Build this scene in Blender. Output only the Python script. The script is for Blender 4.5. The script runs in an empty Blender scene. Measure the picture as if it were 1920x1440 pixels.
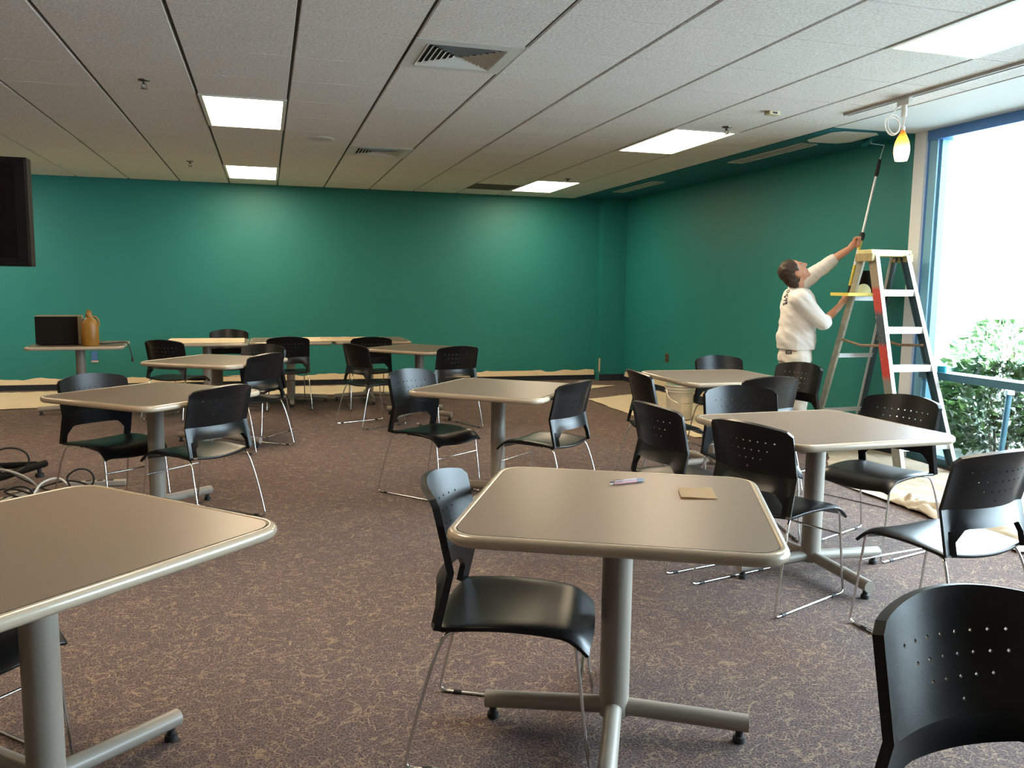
import bpy, bmesh, math, random
import numpy as np
from mathutils import Vector, Matrix, noise
PI = math.pi
random.seed(7)
scene = bpy.context.scene
COL = scene.collection

# ------------------------------------------------------------------ materials
def new_mat(name):
    m = bpy.data.materials.new(name); m.use_nodes = True
    nt = m.node_tree; b = nt.nodes['Principled BSDF']
    return m, nt, b
def mat(name, col, rough=.5, metal=0, noise_amt=0, noise_scale=40, bump=0, bump_scale=200, coat=0, emit=None, emit_s=0, trans=0):
    m, nt, b = new_mat(name)
    b.inputs['Base Color'].default_value = (*col, 1); b.inputs['Roughness'].default_value = rough
    b.inputs['Metallic'].default_value = metal
    if coat: b.inputs['Coat Weight'].default_value = coat
    if trans: b.inputs['Transmission Weight'].default_value = trans
    tc = nt.nodes.new('ShaderNodeTexCoord')
    if noise_amt:
        n = nt.nodes.new('ShaderNodeTexNoise'); n.inputs['Scale'].default_value = noise_scale; n.inputs['Detail'].default_value = 4
        nt.links.new(tc.outputs['Object'], n.inputs['Vector'])
        mx = nt.nodes.new('ShaderNodeMix'); mx.data_type = 'RGBA'
        mx.inputs[6].default_value = (*[c*(1-noise_amt) for c in col], 1); mx.inputs[7].default_value = (*[min(1, c*(1+noise_amt)) for c in col], 1)
        nt.links.new(n.outputs['Fac'], mx.inputs[0]); nt.links.new(mx.outputs[2], b.inputs['Base Color'])
    if bump:
        n = nt.nodes.new('ShaderNodeTexNoise'); n.inputs['Scale'].default_value = bump_scale; n.inputs['Detail'].default_value = 3
        nt.links.new(tc.outputs['Object'], n.inputs['Vector'])
        bp = nt.nodes.new('ShaderNodeBump'); bp.inputs['Strength'].default_value = bump; bp.inputs['Distance'].default_value = .004
        nt.links.new(n.outputs['Fac'], bp.inputs['Height']); nt.links.new(bp.outputs['Normal'], b.inputs['Normal'])
    if emit:
        b.inputs['Emission Color'].default_value = (*emit, 1); b.inputs['Emission Strength'].default_value = emit_s
    return m

M = {}
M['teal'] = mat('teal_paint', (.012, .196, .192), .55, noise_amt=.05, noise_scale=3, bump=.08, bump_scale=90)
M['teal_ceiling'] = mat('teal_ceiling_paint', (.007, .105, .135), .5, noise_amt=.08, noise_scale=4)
M['white_wall'] = mat('white_wall_paint', (.88, .91, .95), .6)
M['beige_wall'] = mat('beige_wall_paint', (.46, .37, .26), .8)
M['white_ceiling'] = mat('white_ceiling_paint', (.72, .74, .72), .7)
M['frame_blue'] = mat('blue_frame_paint', (.085, .23, .55), .4)
M['sill_blue'] = mat('slate_blue_sill_paint', (.05, .14, .19), .4)
M['frame_pale'] = mat('pale_blue_frame_paint', (.20, .46, .62), .4)
M['grid'] = mat('ceiling_grid_metal', (.028, .027, .025), .7)
M['plastic'] = mat('black_chair_plastic', (.006, .006, .0064), .30, bump=.08, bump_scale=500)
M['plastic'].node_tree.nodes['Principled BSDF'].inputs['Specular IOR Level'].default_value = .28
M['chrome'] = mat('chrome', (.72, .72, .72), .14, 1)
M['black'] = mat('black_rubber', (.012, .012, .012), .6)
M['laminate'] = mat('taupe_laminate', (.175, .128, .093), .36, noise_amt=.18, noise_scale=420)
M['edge'] = mat('beige_edge_enamel', (.40, .325, .24), .24, coat=.3)
M['post'] = mat('taupe_enamel', (.28, .245, .205), .36)
M['groove'] = mat('dark_groove', (.015, .013, .011), .8)
M['trim_white'] = mat('white_fixture_enamel', (.72, .70, .64), .45)
M['vent'] = mat('vent_enamel', (.60, .60, .56), .5)
M['vent_dark'] = mat('vent_throat', (.03, .03, .03), .8)
M['diffuser'] = mat('light_diffuser', (.9, .9, .85), .5, emit=(1, .79, .54), emit_s=26)
M['diffuser_cool'] = M['diffuser']
M['base_dark'] = mat('slate_baseboard', (.018, .025, .040), .4)
M['paper'] = mat('masking_paper', (.66, .54, .36), .8, noise_amt=.1, noise_scale=8)
M['canvas'] = mat('canvas_cloth', (.66, .55, .38), .95, noise_amt=.10, noise_scale=5, bump=.4, bump_scale=300)
M['canvas_white'] = mat('white_canvas_cloth', (.50, .42, .31), .95, noise_amt=.22, noise_scale=4, bump=.4, bump_scale=300)
M['canvas_brown'] = mat('brown_canvas_cloth', (.42, .29, .15), .95, noise_amt=.2, noise_scale=9)
M['skin'] = mat('skin', (.60, .30, .19), .5, noise_amt=.06, noise_scale=12)
M['hair'] = mat('brown_hair', (.035, .017, .008), .6, noise_amt=.4, noise_scale=60, bump=.6, bump_scale=120)
M['shirt'] = mat('white_cotton', (.86, .84, .81), .85, bump=.1, bump_scale=60)
M['trousers'] = mat('offwhite_drill', (.78, .74, .67), .85, bump=.1, bump_scale=90)
M['shoe'] = mat('grey_shoe', (.30, .28, .26), .7)
M['ink'] = mat('dark_ink', (.03, .03, .05), .7)
M['yellow'] = mat('yellow_plastic', (.75, .60, .10), .45, noise_amt=.12, noise_scale=14)
M['yellow_pale'] = mat('worn_yellow_plastic', (.72, .66, .30), .5, noise_amt=.2, noise_scale=25)
M['aluminium'] = mat('aluminium', (.70, .72, .74), .38, .6, noise_amt=.1, noise_scale=20)
M['alu_white'] = mat('bright_aluminium', (.78, .80, .82), .4, .15)
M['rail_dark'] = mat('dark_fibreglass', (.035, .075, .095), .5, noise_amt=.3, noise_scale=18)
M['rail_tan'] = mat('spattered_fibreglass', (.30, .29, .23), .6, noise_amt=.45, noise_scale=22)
M['spreader'] = mat('rusty_spreader', (.26, .17, .10), .6, noise_amt=.5, noise_scale=40)
M['bucket'] = mat('bucket_plastic', (.62, .60, .54), .45, noise_amt=.06, noise_scale=6)
M['amber'] = mat('amber_plastic', (.26, .115, .012), .45, noise_amt=.25, noise_scale=14)
M['oven_black'] = mat('oven_black', (.008, .006, .004), .45)
M['oven_steel'] = mat('oven_steel', (.26, .22, .15), .45, .2)
M['tv'] = mat('tv_black', (.006, .005, .004), .6)
M['tv_edge'] = mat('tv_edge', (.011, .009, .006), .7)
M['screen'] = mat('tv_screen', (.006, .004, .003), .25)
for _k in ('tv', 'tv_edge', 'screen', 'oven_black'): M[_k].node_tree.nodes['Principled BSDF'].inputs['Specular IOR Level'].default_value = .12
M['cord_black'] = mat('black_cord', (.015, .014, .013), .5)
M['cord_grey'] = mat('grey_cord', (.40, .36, .30), .5)
M['cord_white'] = mat('white_cord', (.80, .78, .74), .5)
M['blue_tape'] = mat('blue_tape', (.05, .16, .42), .6)
M['cyan_tape'] = mat('teal_tape', (.01, .36, .46), .5)
M['outlet'] = mat('brown_outlet', (.10, .06, .03), .5)
M['kraft'] = mat('kraft_paper', (.62, .43, .23), .8, noise_amt=.06, noise_scale=20)
M['pink'] = mat('pink_pen', (.62, .34, .36), .3)
M['pen_clear'] = mat('pale_pen', (.50, .47, .52), .2)
M['pen_grey'] = mat('grey_pen_grip', (.16, .17, .20), .4)
M['sprinkler'] = mat('sprinkler_metal', (.12, .10, .07), .4, .6)
M['track'] = mat('track_metal', (.52, .51, .49), .5)
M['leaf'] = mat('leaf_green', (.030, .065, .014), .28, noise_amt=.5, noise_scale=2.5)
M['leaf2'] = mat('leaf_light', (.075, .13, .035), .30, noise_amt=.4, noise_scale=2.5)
M['leaf_glare'] = mat('leaf_glare_lightened', (.30, .40, .22), .4, noise_amt=.4, noise_scale=2.5)  # window glare over the far shrub, put into a lighter leaf colour
M['bark'] = mat('bark', (.14, .09, .06), .9)
M['soil'] = mat('mulch', (.46, .41, .35), .95, noise_amt=.4, noise_scale=7)
M['concrete'] = mat('pale_concrete', (.88, .88, .86), .9)
M['post_blue'] = mat('blue_post', (.02, .075, .10), .5)

def build_floor_mat():
    m, nt, b = new_mat('carpet'); L = nt.links; N = nt.nodes.new
    tc = N('ShaderNodeTexCoord')
    def squig(scale, sx, dist, w, off):
        mp = N('ShaderNodeMapping'); mp.inputs['Scale'].default_value = (sx, 1, 1); mp.inputs['Location'].default_value = (off, off*.7, 0)
        mp.inputs['Rotation'].default_value = (0, 0, off*.1)
        L.new(tc.outputs['Object'], mp.inputs['Vector'])
        n = N('ShaderNodeTexNoise'); n.inputs['Scale'].default_value = scale; n.inputs['Detail'].default_value = 1.2; n.inputs['Distortion'].default_value = dist
        L.new(mp.outputs['Vector'], n.inputs['Vector'])
        s = N('ShaderNodeMath'); s.operation = 'SUBTRACT'; s.inputs[1].default_value = .5; L.new(n.outputs['Fac'], s.inputs[0])
        a = N('ShaderNodeMath'); a.operation = 'ABSOLUTE'; L.new(s.outputs[0], a.inputs[0])
        r = N('ShaderNodeMapRange'); r.inputs['From Min'].default_value = w; r.inputs['From Max'].default_value = w*.1; L.new(a.outputs[0], r.inputs['Value'])
        return r.outputs['Result']
    s1 = squig(12, .9, .9, .017, 3.1); s2 = squig(15, .85, 1.2, .016, 11.7); s3 = squig(10, .8, 1.4, .012, 23.4)
    mx1 = N('ShaderNodeMath'); mx1.operation = 'MAXIMUM'; L.new(s1, mx1.inputs[0]); L.new(s2, mx1.inputs[1])
    mx2 = N('ShaderNodeMath'); mx2.operation = 'MAXIMUM'; L.new(mx1.outputs[0], mx2.inputs[0]); L.new(s3, mx2.inputs[1])
    fine = N('ShaderNodeTexNoise'); fine.inputs['Scale'].default_value = 150; fine.inputs['Detail'].default_value = 3
    L.new(tc.outputs['Object'], fine.inputs['Vector'])
    fr = N('ShaderNodeMapRange'); fr.inputs['From Min'].default_value = .3; fr.inputs['From Max'].default_value = .7; fr.inputs['To Min'].default_value = .15; fr.inputs['To Max'].default_value = .85
    L.new(fine.outputs['Fac'], fr.inputs['Value'])
    mul = N('ShaderNodeMath'); mul.operation = 'MULTIPLY'; L.new(mx2.outputs[0], mul.inputs[0]); L.new(fr.outputs['Result'], mul.inputs[1])
    base = N('ShaderNodeMix'); base.data_type = 'RGBA'
    base.inputs[6].default_value = (.040, .029, .030, 1); base.inputs[7].default_value = (.205, .152, .140, 1); gr = N('ShaderNodeMapRange'); gr.inputs['From Min'].default_value = .32; gr.inputs['From Max'].default_value = .68; L.new(fine.outputs['Fac'], gr.inputs['Value'])
    L.new(gr.outputs['Result'], base.inputs[0])
    c = N('ShaderNodeMix'); c.data_type = 'RGBA'; c.inputs[7].default_value = (.40, .29, .19, 1)
    L.new(mul.outputs[0], c.inputs[0]); L.new(base.outputs[2], c.inputs[6]); L.new(c.outputs[2], b.inputs['Base Color'])
    b.inputs['Roughness'].default_value = .95; b.inputs['Specular IOR Level'].default_value = .15
    bp = N('ShaderNodeBump'); bp.inputs['Strength'].default_value = .5; bp.inputs['Distance'].default_value = .004
    L.new(fine.outputs['Fac'], bp.inputs['Height']); L.new(bp.outputs['Normal'], b.inputs['Normal'])
    return m
M['carpet'] = build_floor_mat()

def build_tile_mat():
    m, nt, b = new_mat('ceiling_tile'); L = nt.links; N = nt.nodes.new
    tc = N('ShaderNodeTexCoord')
    n = N('ShaderNodeTexNoise'); n.inputs['Scale'].default_value = 70; n.inputs['Detail'].default_value = 5; n.inputs['Roughness'].default_value = .7
    L.new(tc.outputs['Object'], n.inputs['Vector'])
    r = N('ShaderNodeMapRange'); r.inputs['From Min'].default_value = .36; r.inputs['From Max'].default_value = .62; L.new(n.outputs['Fac'], r.inputs['Value'])
    mx = N('ShaderNodeMix'); mx.data_type = 'RGBA'; mx.inputs[6].default_value = (.60, .57, .53, 1); mx.inputs[7].default_value = (.86, .84, .80, 1)
    L.new(r.outputs['Result'], mx.inputs[0]); L.new(mx.outputs[2], b.inputs['Base Color'])
    b.inputs['Roughness'].default_value = .95
    bp = N('ShaderNodeBump'); bp.inputs['Strength'].default_value = .6; bp.inputs['Distance'].default_value = .004
    L.new(n.outputs['Fac'], bp.inputs['Height']); L.new(bp.outputs['Normal'], b.inputs['Normal'])
    return m
M['tile'] = build_tile_mat()

def build_shade_mat():
    m, nt, b = new_mat('glowing_amber_glass'); L = nt.links; N = nt.nodes.new
    tc = N('ShaderNodeTexCoord'); sp = N('ShaderNodeSeparateXYZ'); L.new(tc.outputs['Generated'], sp.inputs[0])
    cr = N('ShaderNodeValToRGB'); e = cr.color_ramp.elements
    e[0].position = .10; e[0].color = (1, .75, .35, 1); e[1].position = 1; e[1].color = (.55, .12, .005, 1)
    k = cr.color_ramp.elements.new(.62); k.color = (1, .40, .04, 1)
    L.new(sp.outputs['Z'], cr.inputs[0]); L.new(cr.outputs[0], b.inputs['Emission Color']); L.new(cr.outputs[0], b.inputs['Base Color'])
    mr = N('ShaderNodeMapRange'); mr.inputs['From Min'].default_value = .25; mr.inputs['From Max'].default_value = .95; mr.inputs['To Min'].default_value = 7; mr.inputs['To Max'].default_value = .5
    L.new(sp.outputs['Z'], mr.inputs['Value']); L.new(mr.outputs[0], b.inputs['Emission Strength']); b.inputs['Roughness'].default_value = .2
    return m
M['shade'] = build_shade_mat()

def build_rail_mat():      # front ladder rail: bands of different colours up the rail
    m, nt, b = new_mat('banded_rail_paint'); L = nt.links; N = nt.nodes.new
    tc = N('ShaderNodeTexCoord'); sp = N('ShaderNodeSeparateXYZ'); L.new(tc.outputs['Object'], sp.inputs[0])
    cr = N('ShaderNodeValToRGB'); cr.color_ramp.interpolation = 'LINEAR'
    dv = N('ShaderNodeMath'); dv.operation = 'DIVIDE'; dv.inputs[1].default_value = 1.72; L.new(sp.outputs['Z'], dv.inputs[0])
    tan = (.30, .24, .17, 1); red = (.50, .045, .030, 1); dark = (.05, .075, .09, 1); grey = (.22, .22, .20, 1)
    stops = [(0, grey), (.40, grey), (.43, red), (.555, red), (.575, dark), (.70, dark), (.725, red), (.815, red), (.835, tan), (1, tan)]
    e = cr.color_ramp.elements; e[0].position, e[0].color = stops[0]; e[1].position, e[1].color = stops[-1]
    for p, c in stops[1:-1]:
        q = e.new(p); q.color = c
    n = N('ShaderNodeTexNoise'); n.inputs['Scale'].default_value = 30; n.inputs['Detail'].default_value = 5; L.new(tc.outputs['Object'], n.inputs['Vector'])
    r = N('ShaderNodeMapRange'); r.inputs['From Min'].default_value = .6; r.inputs['From Max'].default_value = .7; L.new(n.outputs['Fac'], r.inputs['Value'])
    mx = N('ShaderNodeMix'); mx.data_type = 'RGBA'; mx.inputs[7].default_value = (.55, .50, .42, 1)
    mm = N('ShaderNodeMath'); mm.operation = 'MULTIPLY'; mm.inputs[1].default_value = .5; L.new(r.outputs['Result'], mm.inputs[0])
    L.new(dv.outputs[0], cr.inputs[0]); L.new(cr.outputs[0], mx.inputs[6]); L.new(mm.outputs[0], mx.inputs[0]); L.new(mx.outputs[2], b.inputs['Base Color'])
    b.inputs['Roughness'].default_value = .5
    return m
M['rail_bands'] = build_rail_mat()

def build_glass():
    m = bpy.data.materials.new('window_glass'); m.use_nodes = True; nt = m.node_tree
    for n in list(nt.nodes): nt.nodes.remove(n)
    o = nt.nodes.new('ShaderNodeOutputMaterial'); t = nt.nodes.new('ShaderNodeBsdfTransparent'); g = nt.nodes.new('ShaderNodeBsdfGlossy')
    g.inputs['Roughness'].default_value = .02; t.inputs['Color'].default_value = (.93, .97, .97, 1)
    mx = nt.nodes.new('ShaderNodeMixShader'); fr = nt.nodes.new('ShaderNodeFresnel'); fr.inputs['IOR'].default_value = 1.25
    nt.links.new(fr.outputs[0], mx.inputs[0]); nt.links.new(t.outputs[0], mx.inputs[1]); nt.links.new(g.outputs[0], mx.inputs[2]); nt.links.new(mx.outputs[0], o.inputs[0])
    return m
M['glass'] = build_glass()

# ------------------------------------------------------------------ helpers
def link(o, parent=None):
    COL.objects.link(o)
    if parent is not None: o.parent = parent
    return o
def obj(name, bm, ms, parent=None, smooth=None, loc=None, rotz=0):
    me = bpy.data.meshes.new(name); bm.normal_update(); bm.to_mesh(me); bm.free()
    for m in (ms if isinstance(ms, (list, tuple)) else [ms]): me.materials.append(m)
    if smooth is not None:
        for p in me.polygons: p.use_smooth = True
        if smooth < 179: me.set_sharp_from_angle(angle=math.radians(smooth))
    o = bpy.data.objects.new(name, me)
    if loc is not None: o.location = loc
    o.rotation_euler.z = rotz
    return link(o, parent)
def thing(name, label, cat, loc=(0, 0, 0), rotz=0, group=None):
    o = bpy.data.objects.new(name, None); o.empty_display_size = .1; o.location = loc; o.rotation_euler.z = rotz
    link(o); return tag(o, label, cat, group)
def tag(o, label, cat, group=None, kind=None):
    o['label'] = label; o['category'] = cat
    if group: o['group'] = group
    if kind: o['kind'] = kind
    return o
def struct(o):
    o['kind'] = 'structure'; return o
def dup(o, parent=None):
    c = o.copy(); COL.objects.link(c); c.parent = parent
    for ch in list(o.children): dup(ch, c)
    return c
def B(): return bmesh.new()
def box(bm, x0, x1, y0, y1, z0, z1, mi=0, bev=0):
    vs = [bm.verts.new((x, y, z)) for z in (z0, z1) for y in (y0, y1) for x in (x0, x1)]
    fs = [bm.faces.new([vs[i] for i in q]) for q in ((0, 2, 3, 1), (4, 5, 7, 6), (0, 1, 5, 4), (2, 6, 7, 3), (0, 4, 6, 2), (1, 3, 7, 5))]
    for f in fs: f.material_index = mi
    if bev:
        es = list({e for f in fs for e in f.edges})
        bmesh.ops.bevel(bm, geom=es, offset=bev, segments=2, profile=.6, affect='EDGES')
    return vs
def catmull(pts, n=6, closed=False):
    P = [Vector(p) for p in pts]; out = []
    m = len(P); rng = range(m if closed else m-1)
    for i in rng:
        if closed: a, b, c, d = P[(i-1) % m], P[i], P[(i+1) % m], P[(i+2) % m]
        else: a, b, c, d = P[max(i-1, 0)], P[i], P[i+1], P[min(i+2, m-1)]
        for k in range(n):
            t = k/n
            out.append(.5*((2*b)+(c-a)*t+(2*a-5*b+4*c-d)*t*t+(3*b-a-3*c+d)*t**3))
    if not closed: out.append(P[-1])
    return out
def tube(bm, pts, r, seg=8, closed=False, mi=0, cap=True):
    P = [Vector(p) for p in pts]; n = len(P)
    R = r if isinstance(r, (list, tuple)) else [r]*n
    prev = None; rings = []
    for i in range(n):
        if closed: t = P[(i+1) % n]-P[i-1]
        else: t = P[min(i+1, n-1)]-P[max(i-1, 0)]
        if t.length < 1e-9: t = Vector((0, 0, 1))
        t.normalize()
        if prev is None:
            a = Vector((0, 0, 1)) if abs(t.z) < .9 else Vector((1, 0, 0)); u = t.cross(a).normalized()
        else:
            u = prev-t*prev.dot(t)
            u = u.normalized() if u.length > 1e-6 else t.orthogonal().normalized()
        prev = u; v = t.cross(u)
        rings.append([bm.verts.new(P[i]+R[i]*(math.cos(2*PI*k/seg)*u+math.sin(2*PI*k/seg)*v)) for k in range(seg)])
    for i in range(n if closed else n-1):
        A, C = rings[i], rings[(i+1) % n]
        for k in range(seg):
            f = bm.faces.new((A[k], A[(k+1) % seg], C[(k+1) % seg], C[k])); f.material_index = mi
    if cap and not closed:
        f = bm.faces.new(list(reversed(rings[0]))); f.material_index = mi
        f = bm.faces.new(rings[-1]); f.material_index = mi
def lathe(bm, prof, seg=24, cx=0, cy=0, mi=0, sx=1, sy=1):
    rings = []
    for (r, z) in prof:
        if r < 1e-6: rings.append([bm.verts.new((cx, cy, z))])
        else: rings.append([bm.verts.new((cx+sx*r*math.cos(2*PI*k/seg), cy+sy*r*math.sin(2*PI*k/seg), z)) for k in range(seg)])
    for A, C in zip(rings, rings[1:]):
        for k in range(seg):
            if len(A) == 1 and len(C) == 1: continue
            if len(A) == 1: f = bm.faces.new((A[0], C[(k+1) % seg], C[k]))
            elif len(C) == 1: f = bm.faces.new((A[k], A[(k+1) % seg], C[0]))
            else: f = bm.faces.new((A[k], A[(k+1) % seg], C[(k+1) % seg], C[k]))
            f.material_index = mi
    bmesh.ops.recalc_face_normals(bm, faces=bm.faces[:])
def grid_bm(nu, nv, fn):
    bm = B(); V = [[bm.verts.new(fn(i/(nu-1), j/(nv-1))) for i in range(nu)] for j in range(nv)]
    F = [[bm.faces.new((V[j][i], V[j][i+1], V[j+1][i+1], V[j+1][i])) for i in range(nu-1)] for j in range(nv-1)]
    return bm, V, F

# ------------------------------------------------------------------ camera (1920x1440 frame, focal length 1575.7 px)
cam = bpy.data.cameras.new('camera'); co = bpy.data.objects.new('camera', cam); COL.objects.link(co)
cam.sensor_width = 36; cam.lens = 36*1575.66/1920; cam.clip_start = .05
r_ = Vector((.96004726, -.27954286, .01284695)); u_ = Vector((.02012204, .1147501, .99319057)); w_ = Vector((.27911352, .95325139, -.11579049))
co.matrix_world = Matrix(((r_.x, u_.x, -w_.x, 0), (r_.y, u_.y, -w_.y, 0), (r_.z, u_.z, -w_.z, 1.40), (0, 0, 0, 1)))
scene.camera = co

# ------------------------------------------------------------------ room
H = 2.698; XR = 5.18; YB = 11.9; XL = -7.2; YF = -3.2; XT = 4.40
A = .6096; GX = -1.6505; GY = 4.5785
bm = B(); box(bm, XL, 5.36, YF, YB, -.12, 0); struct(obj('floor', bm, M['carpet']))
bm = B(); box(bm, XL, XR+.2, YB, YB+.2, 0, H+.12); struct(obj('wall_back', bm, M['teal']))
bm = B(); box(bm, XR, XR+.2, 5.92, YB, 0, H+.12); struct(obj('wall_right', bm, M['teal']))
bm = B(); box(bm, XL-.2, XL, YF, YB, 0, H+.12); struct(obj('wall_left', bm, M['beige_wall']))
bm = B(); box(bm, XL, XR+.2, YF-.2, YF, 0, H+.12); struct(obj('wall_front', bm, M['beige_wall']))
bm = B(); box(bm, 4.80, 5.179, 11.70, YB, 0, H); struct(obj('trim_1', bm, M['teal']))          # pilaster in the corner
bm = B(); box(bm, XR-.005, XR+.2, 5.795, 5.92, 0, H, bev=.004); struct(obj('trim_2', bm, M['white_wall']))   # white jamb at the window's end

# suspended ceiling: dark backing with recessed joints between single tiles
skip = set()
LIGHTS = [(2, -3), (2, 3), (2, 9), (8, -3), (8, 3), (8, 9), (-4, 3), (-4, 9), (-4, -3)]   # lower-left grid cell of each 2x4 fitting
for i, j in LIGHTS: skip |= {(i, j), (i, j+1)}
VENTS = [(4, 0), (4, 6)]
for c in VENTS: skip.add(c)
skip.add((7, 10))                                                    # dark return-air opening near the wall
bm = B()
zt = H
for i in range(-10, 10):
    for j in range(-13, 13):
        if (i, j) in skip: continue
        x0 = GX+i*A+.007; x1 = GX+(i+1)*A-.007; y0 = GY+j*A+.002; y1 = GY+(j+1)*A-.002
        x0, x1, y0, y1 = max(x0, XL), min(x1, XT), max(y0, YF), min(y1, YB)
        if i == 9: x1 = XT
        if x1-x0 < .02 or y1-y0 < .02: continue
        b = .006
        lo = [bm.verts.new(v) for v in ((x0+b, y0+b*.4, zt), (x1-b, y0+b*.4, zt), (x1-b, y1-b*.4, zt), (x0+b, y1-b*.4, zt))]
        hi = [bm.verts.new(v) for v in ((x0, y0, zt+.014), (x1, y0, zt+.014), (x1, y1, zt+.014), (x0, y1, zt+.014))]
        bm.faces.new(lo[::-1])
        for k in range(4): bm.faces.new((lo[k], lo[(k+1) % 4], hi[(k+1) % 4], hi[k]))
bmesh.ops.recalc_face_normals(bm, faces=bm.faces[:])
for f in bm.faces:
    if f.normal.z > .5: f.normal_flip()
box(bm, XL, XT, YF, YB, zt+.011, zt+.012, mi=1)
for i, j in skip:                                                    # real holes above the fittings are closed by the backing
    pass
struct(obj('ceiling', bm, [M['tile'], M['grid']]))
bm = B(); box(bm, XT, XR+.2, YF, 5.93, H-.004, H+.10); struct(obj('trim_3', bm, M['white_ceiling']))
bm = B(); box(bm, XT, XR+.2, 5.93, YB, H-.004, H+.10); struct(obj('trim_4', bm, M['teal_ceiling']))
bm = B()                                                             # unpainted octagonal patch left inside the painted strip
pp = [(4.53, 6.47), (4.50, 6.10), (4.56, 6.02), (4.86, 6.00), (4.93, 6.06), (4.95, 6.44), (4.88, 6.54), (4.62, 6.56)]
vs = [bm.verts.new((x, y, H-.007)) for x, y in pp]; f = bm.faces.new(vs); bmesh.ops.recalc_face_normals(bm, faces=[f])
if f.normal.z > 0: f.normal_flip()
e = bmesh.ops.extrude_face_region(bm, geom=[f]); bmesh.ops.translate(bm, verts=[v for v in e['geom'] if isinstance(v, bmesh.types.BMVert)], vec=(0, 0, -.001))
struct(obj('trim_5', bm, M['white_ceiling']))
# baseboards
bm = B(); box(bm, XL, 4.80, YB-.015, YB, 0, .10); box(bm, 4.785, 5.165, 11.685, 11.70, 0, .10); struct(obj('baseboard_back', bm, M['base_dark']))
bm = B(); box(bm, XR-.015, XR, 5.93, 11.68, 0, .10); struct(obj('baseboard_right', bm, M['base_dark']))

# window wall: posts, head, sill rail and glass run along the right-hand side towards the camera
wx0, wx1 = 5.20, 5.34
bm = B(); box(bm, XR, XR+.2, YF, -.28, 0, H+.12); struct(obj('wall_right_near', bm, M['beige_wall']))
posts = [5.745, 2.75, -.25]
bm = B()
for y in posts[1:]: box(bm, wx0, wx1, y-.05, y+.05, .06, H-.06, bev=.004)
box(bm, wx0, wx1, 5.778, 5.795, .06, H-.06)
struct(obj('trim_6', bm, M['frame_blue']))
bm = B(); box(bm, wx0-.01, wx1+.02, -.28, 5.795, H-.085, H, bev=.004); struct(obj('trim_7', bm, M['frame_blue']))
bm = B(); box(bm, wx0-.01, wx1+.02, -.28, 5.795, 0, .06, bev=.004); struct(obj('trim_8', bm, M['sill_blue']))
bm = B(); box(bm, wx0-.03, wx1, -.28, 5.695, .695, .755, bev=.004); struct(obj('trim_9', bm, M['sill_blue']))
bm = B()                                                             # pale reveal and stop beads round each pane
for a, b_ in zip(posts[1:], posts[:-1]):
    for z0, z1 in ((.06, .695), (.755, H-.085)):
        box(bm, 5.235, 5.335, b_-.068, b_-.05, z0, z1); box(bm, 5.235, 5.335, a+.05, a+.068, z0, z1)
box(bm, wx0+.004, wx1, 5.695, 5.778, .06, H-.085)
struct(obj('trim_10', bm, M['frame_pale']))
k = 0
for a, b_ in zip(posts[1:], posts[:-1]):
    for z0, z1 in ((.06, .695), (.755, H-.085)):
        k += 1; bm = B(); box(bm, 5.290, 5.294, a+.068, b_-.068, z0, z1); struct(obj('window_%d' % k, bm, M['glass']))

# ------------------------------------------------------------------ ceiling lights, diffusers, sprinklers
LIGHT_LABEL = {(2, 3): 'square-looking ceiling light nearest the camera in the left row, glowing warm', (2, 9): 'small glowing ceiling light close to the teal wall in the left row',
    (8, 3): 'glowing ceiling light above the right side, just left of the small beige sensor', (8, 9): 'glowing ceiling light near the back right corner beside a dark vent opening',
    (8, -3): 'very bright ceiling light cut by the top right edge of the photo', (2, -3): 'ceiling light above the camera in the left row', (-4, 3): 'ceiling light out at the far left of the room',
    (-4, 9): 'ceiling light at the far left of the room near the back wall', (-4, -3): 'ceiling light at the far left behind the camera', (8, -9): 'ceiling light behind the camera by the window', (2, -9): 'ceiling light behind the camera in the middle row'}
lp = None
for (i, j) in LIGHTS:
    if lp is None:
        lp = thing('ceiling_light', '', 'ceiling light', group='recessed ceiling lights')
        bm = B(); w, d = A/2-.004, A-.004
        for (x0, x1, y0, y1) in ((-w, w, -d, -d+.028), (-w, w, d-.028, d), (-w, -w+.028, -d+.028, d-.028), (w-.028, w, -d+.028, d-.028)): box(bm, x0, x1, y0, y1, -.006, .012)
        obj('light_frame', bm, M['trim_white'], lp)
        bm = B(); box(bm, -w+.028, w-.028, -d+.028, d-.028, .000, .008); obj('diffuser', bm, M['diffuser'], lp)
        o = lp
    else: o = dup(lp)
    o.location = (GX+(i+.5)*A, GY+(j+1)*A, H); o['label'] = LIGHT_LABEL[(i, j)]

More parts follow.
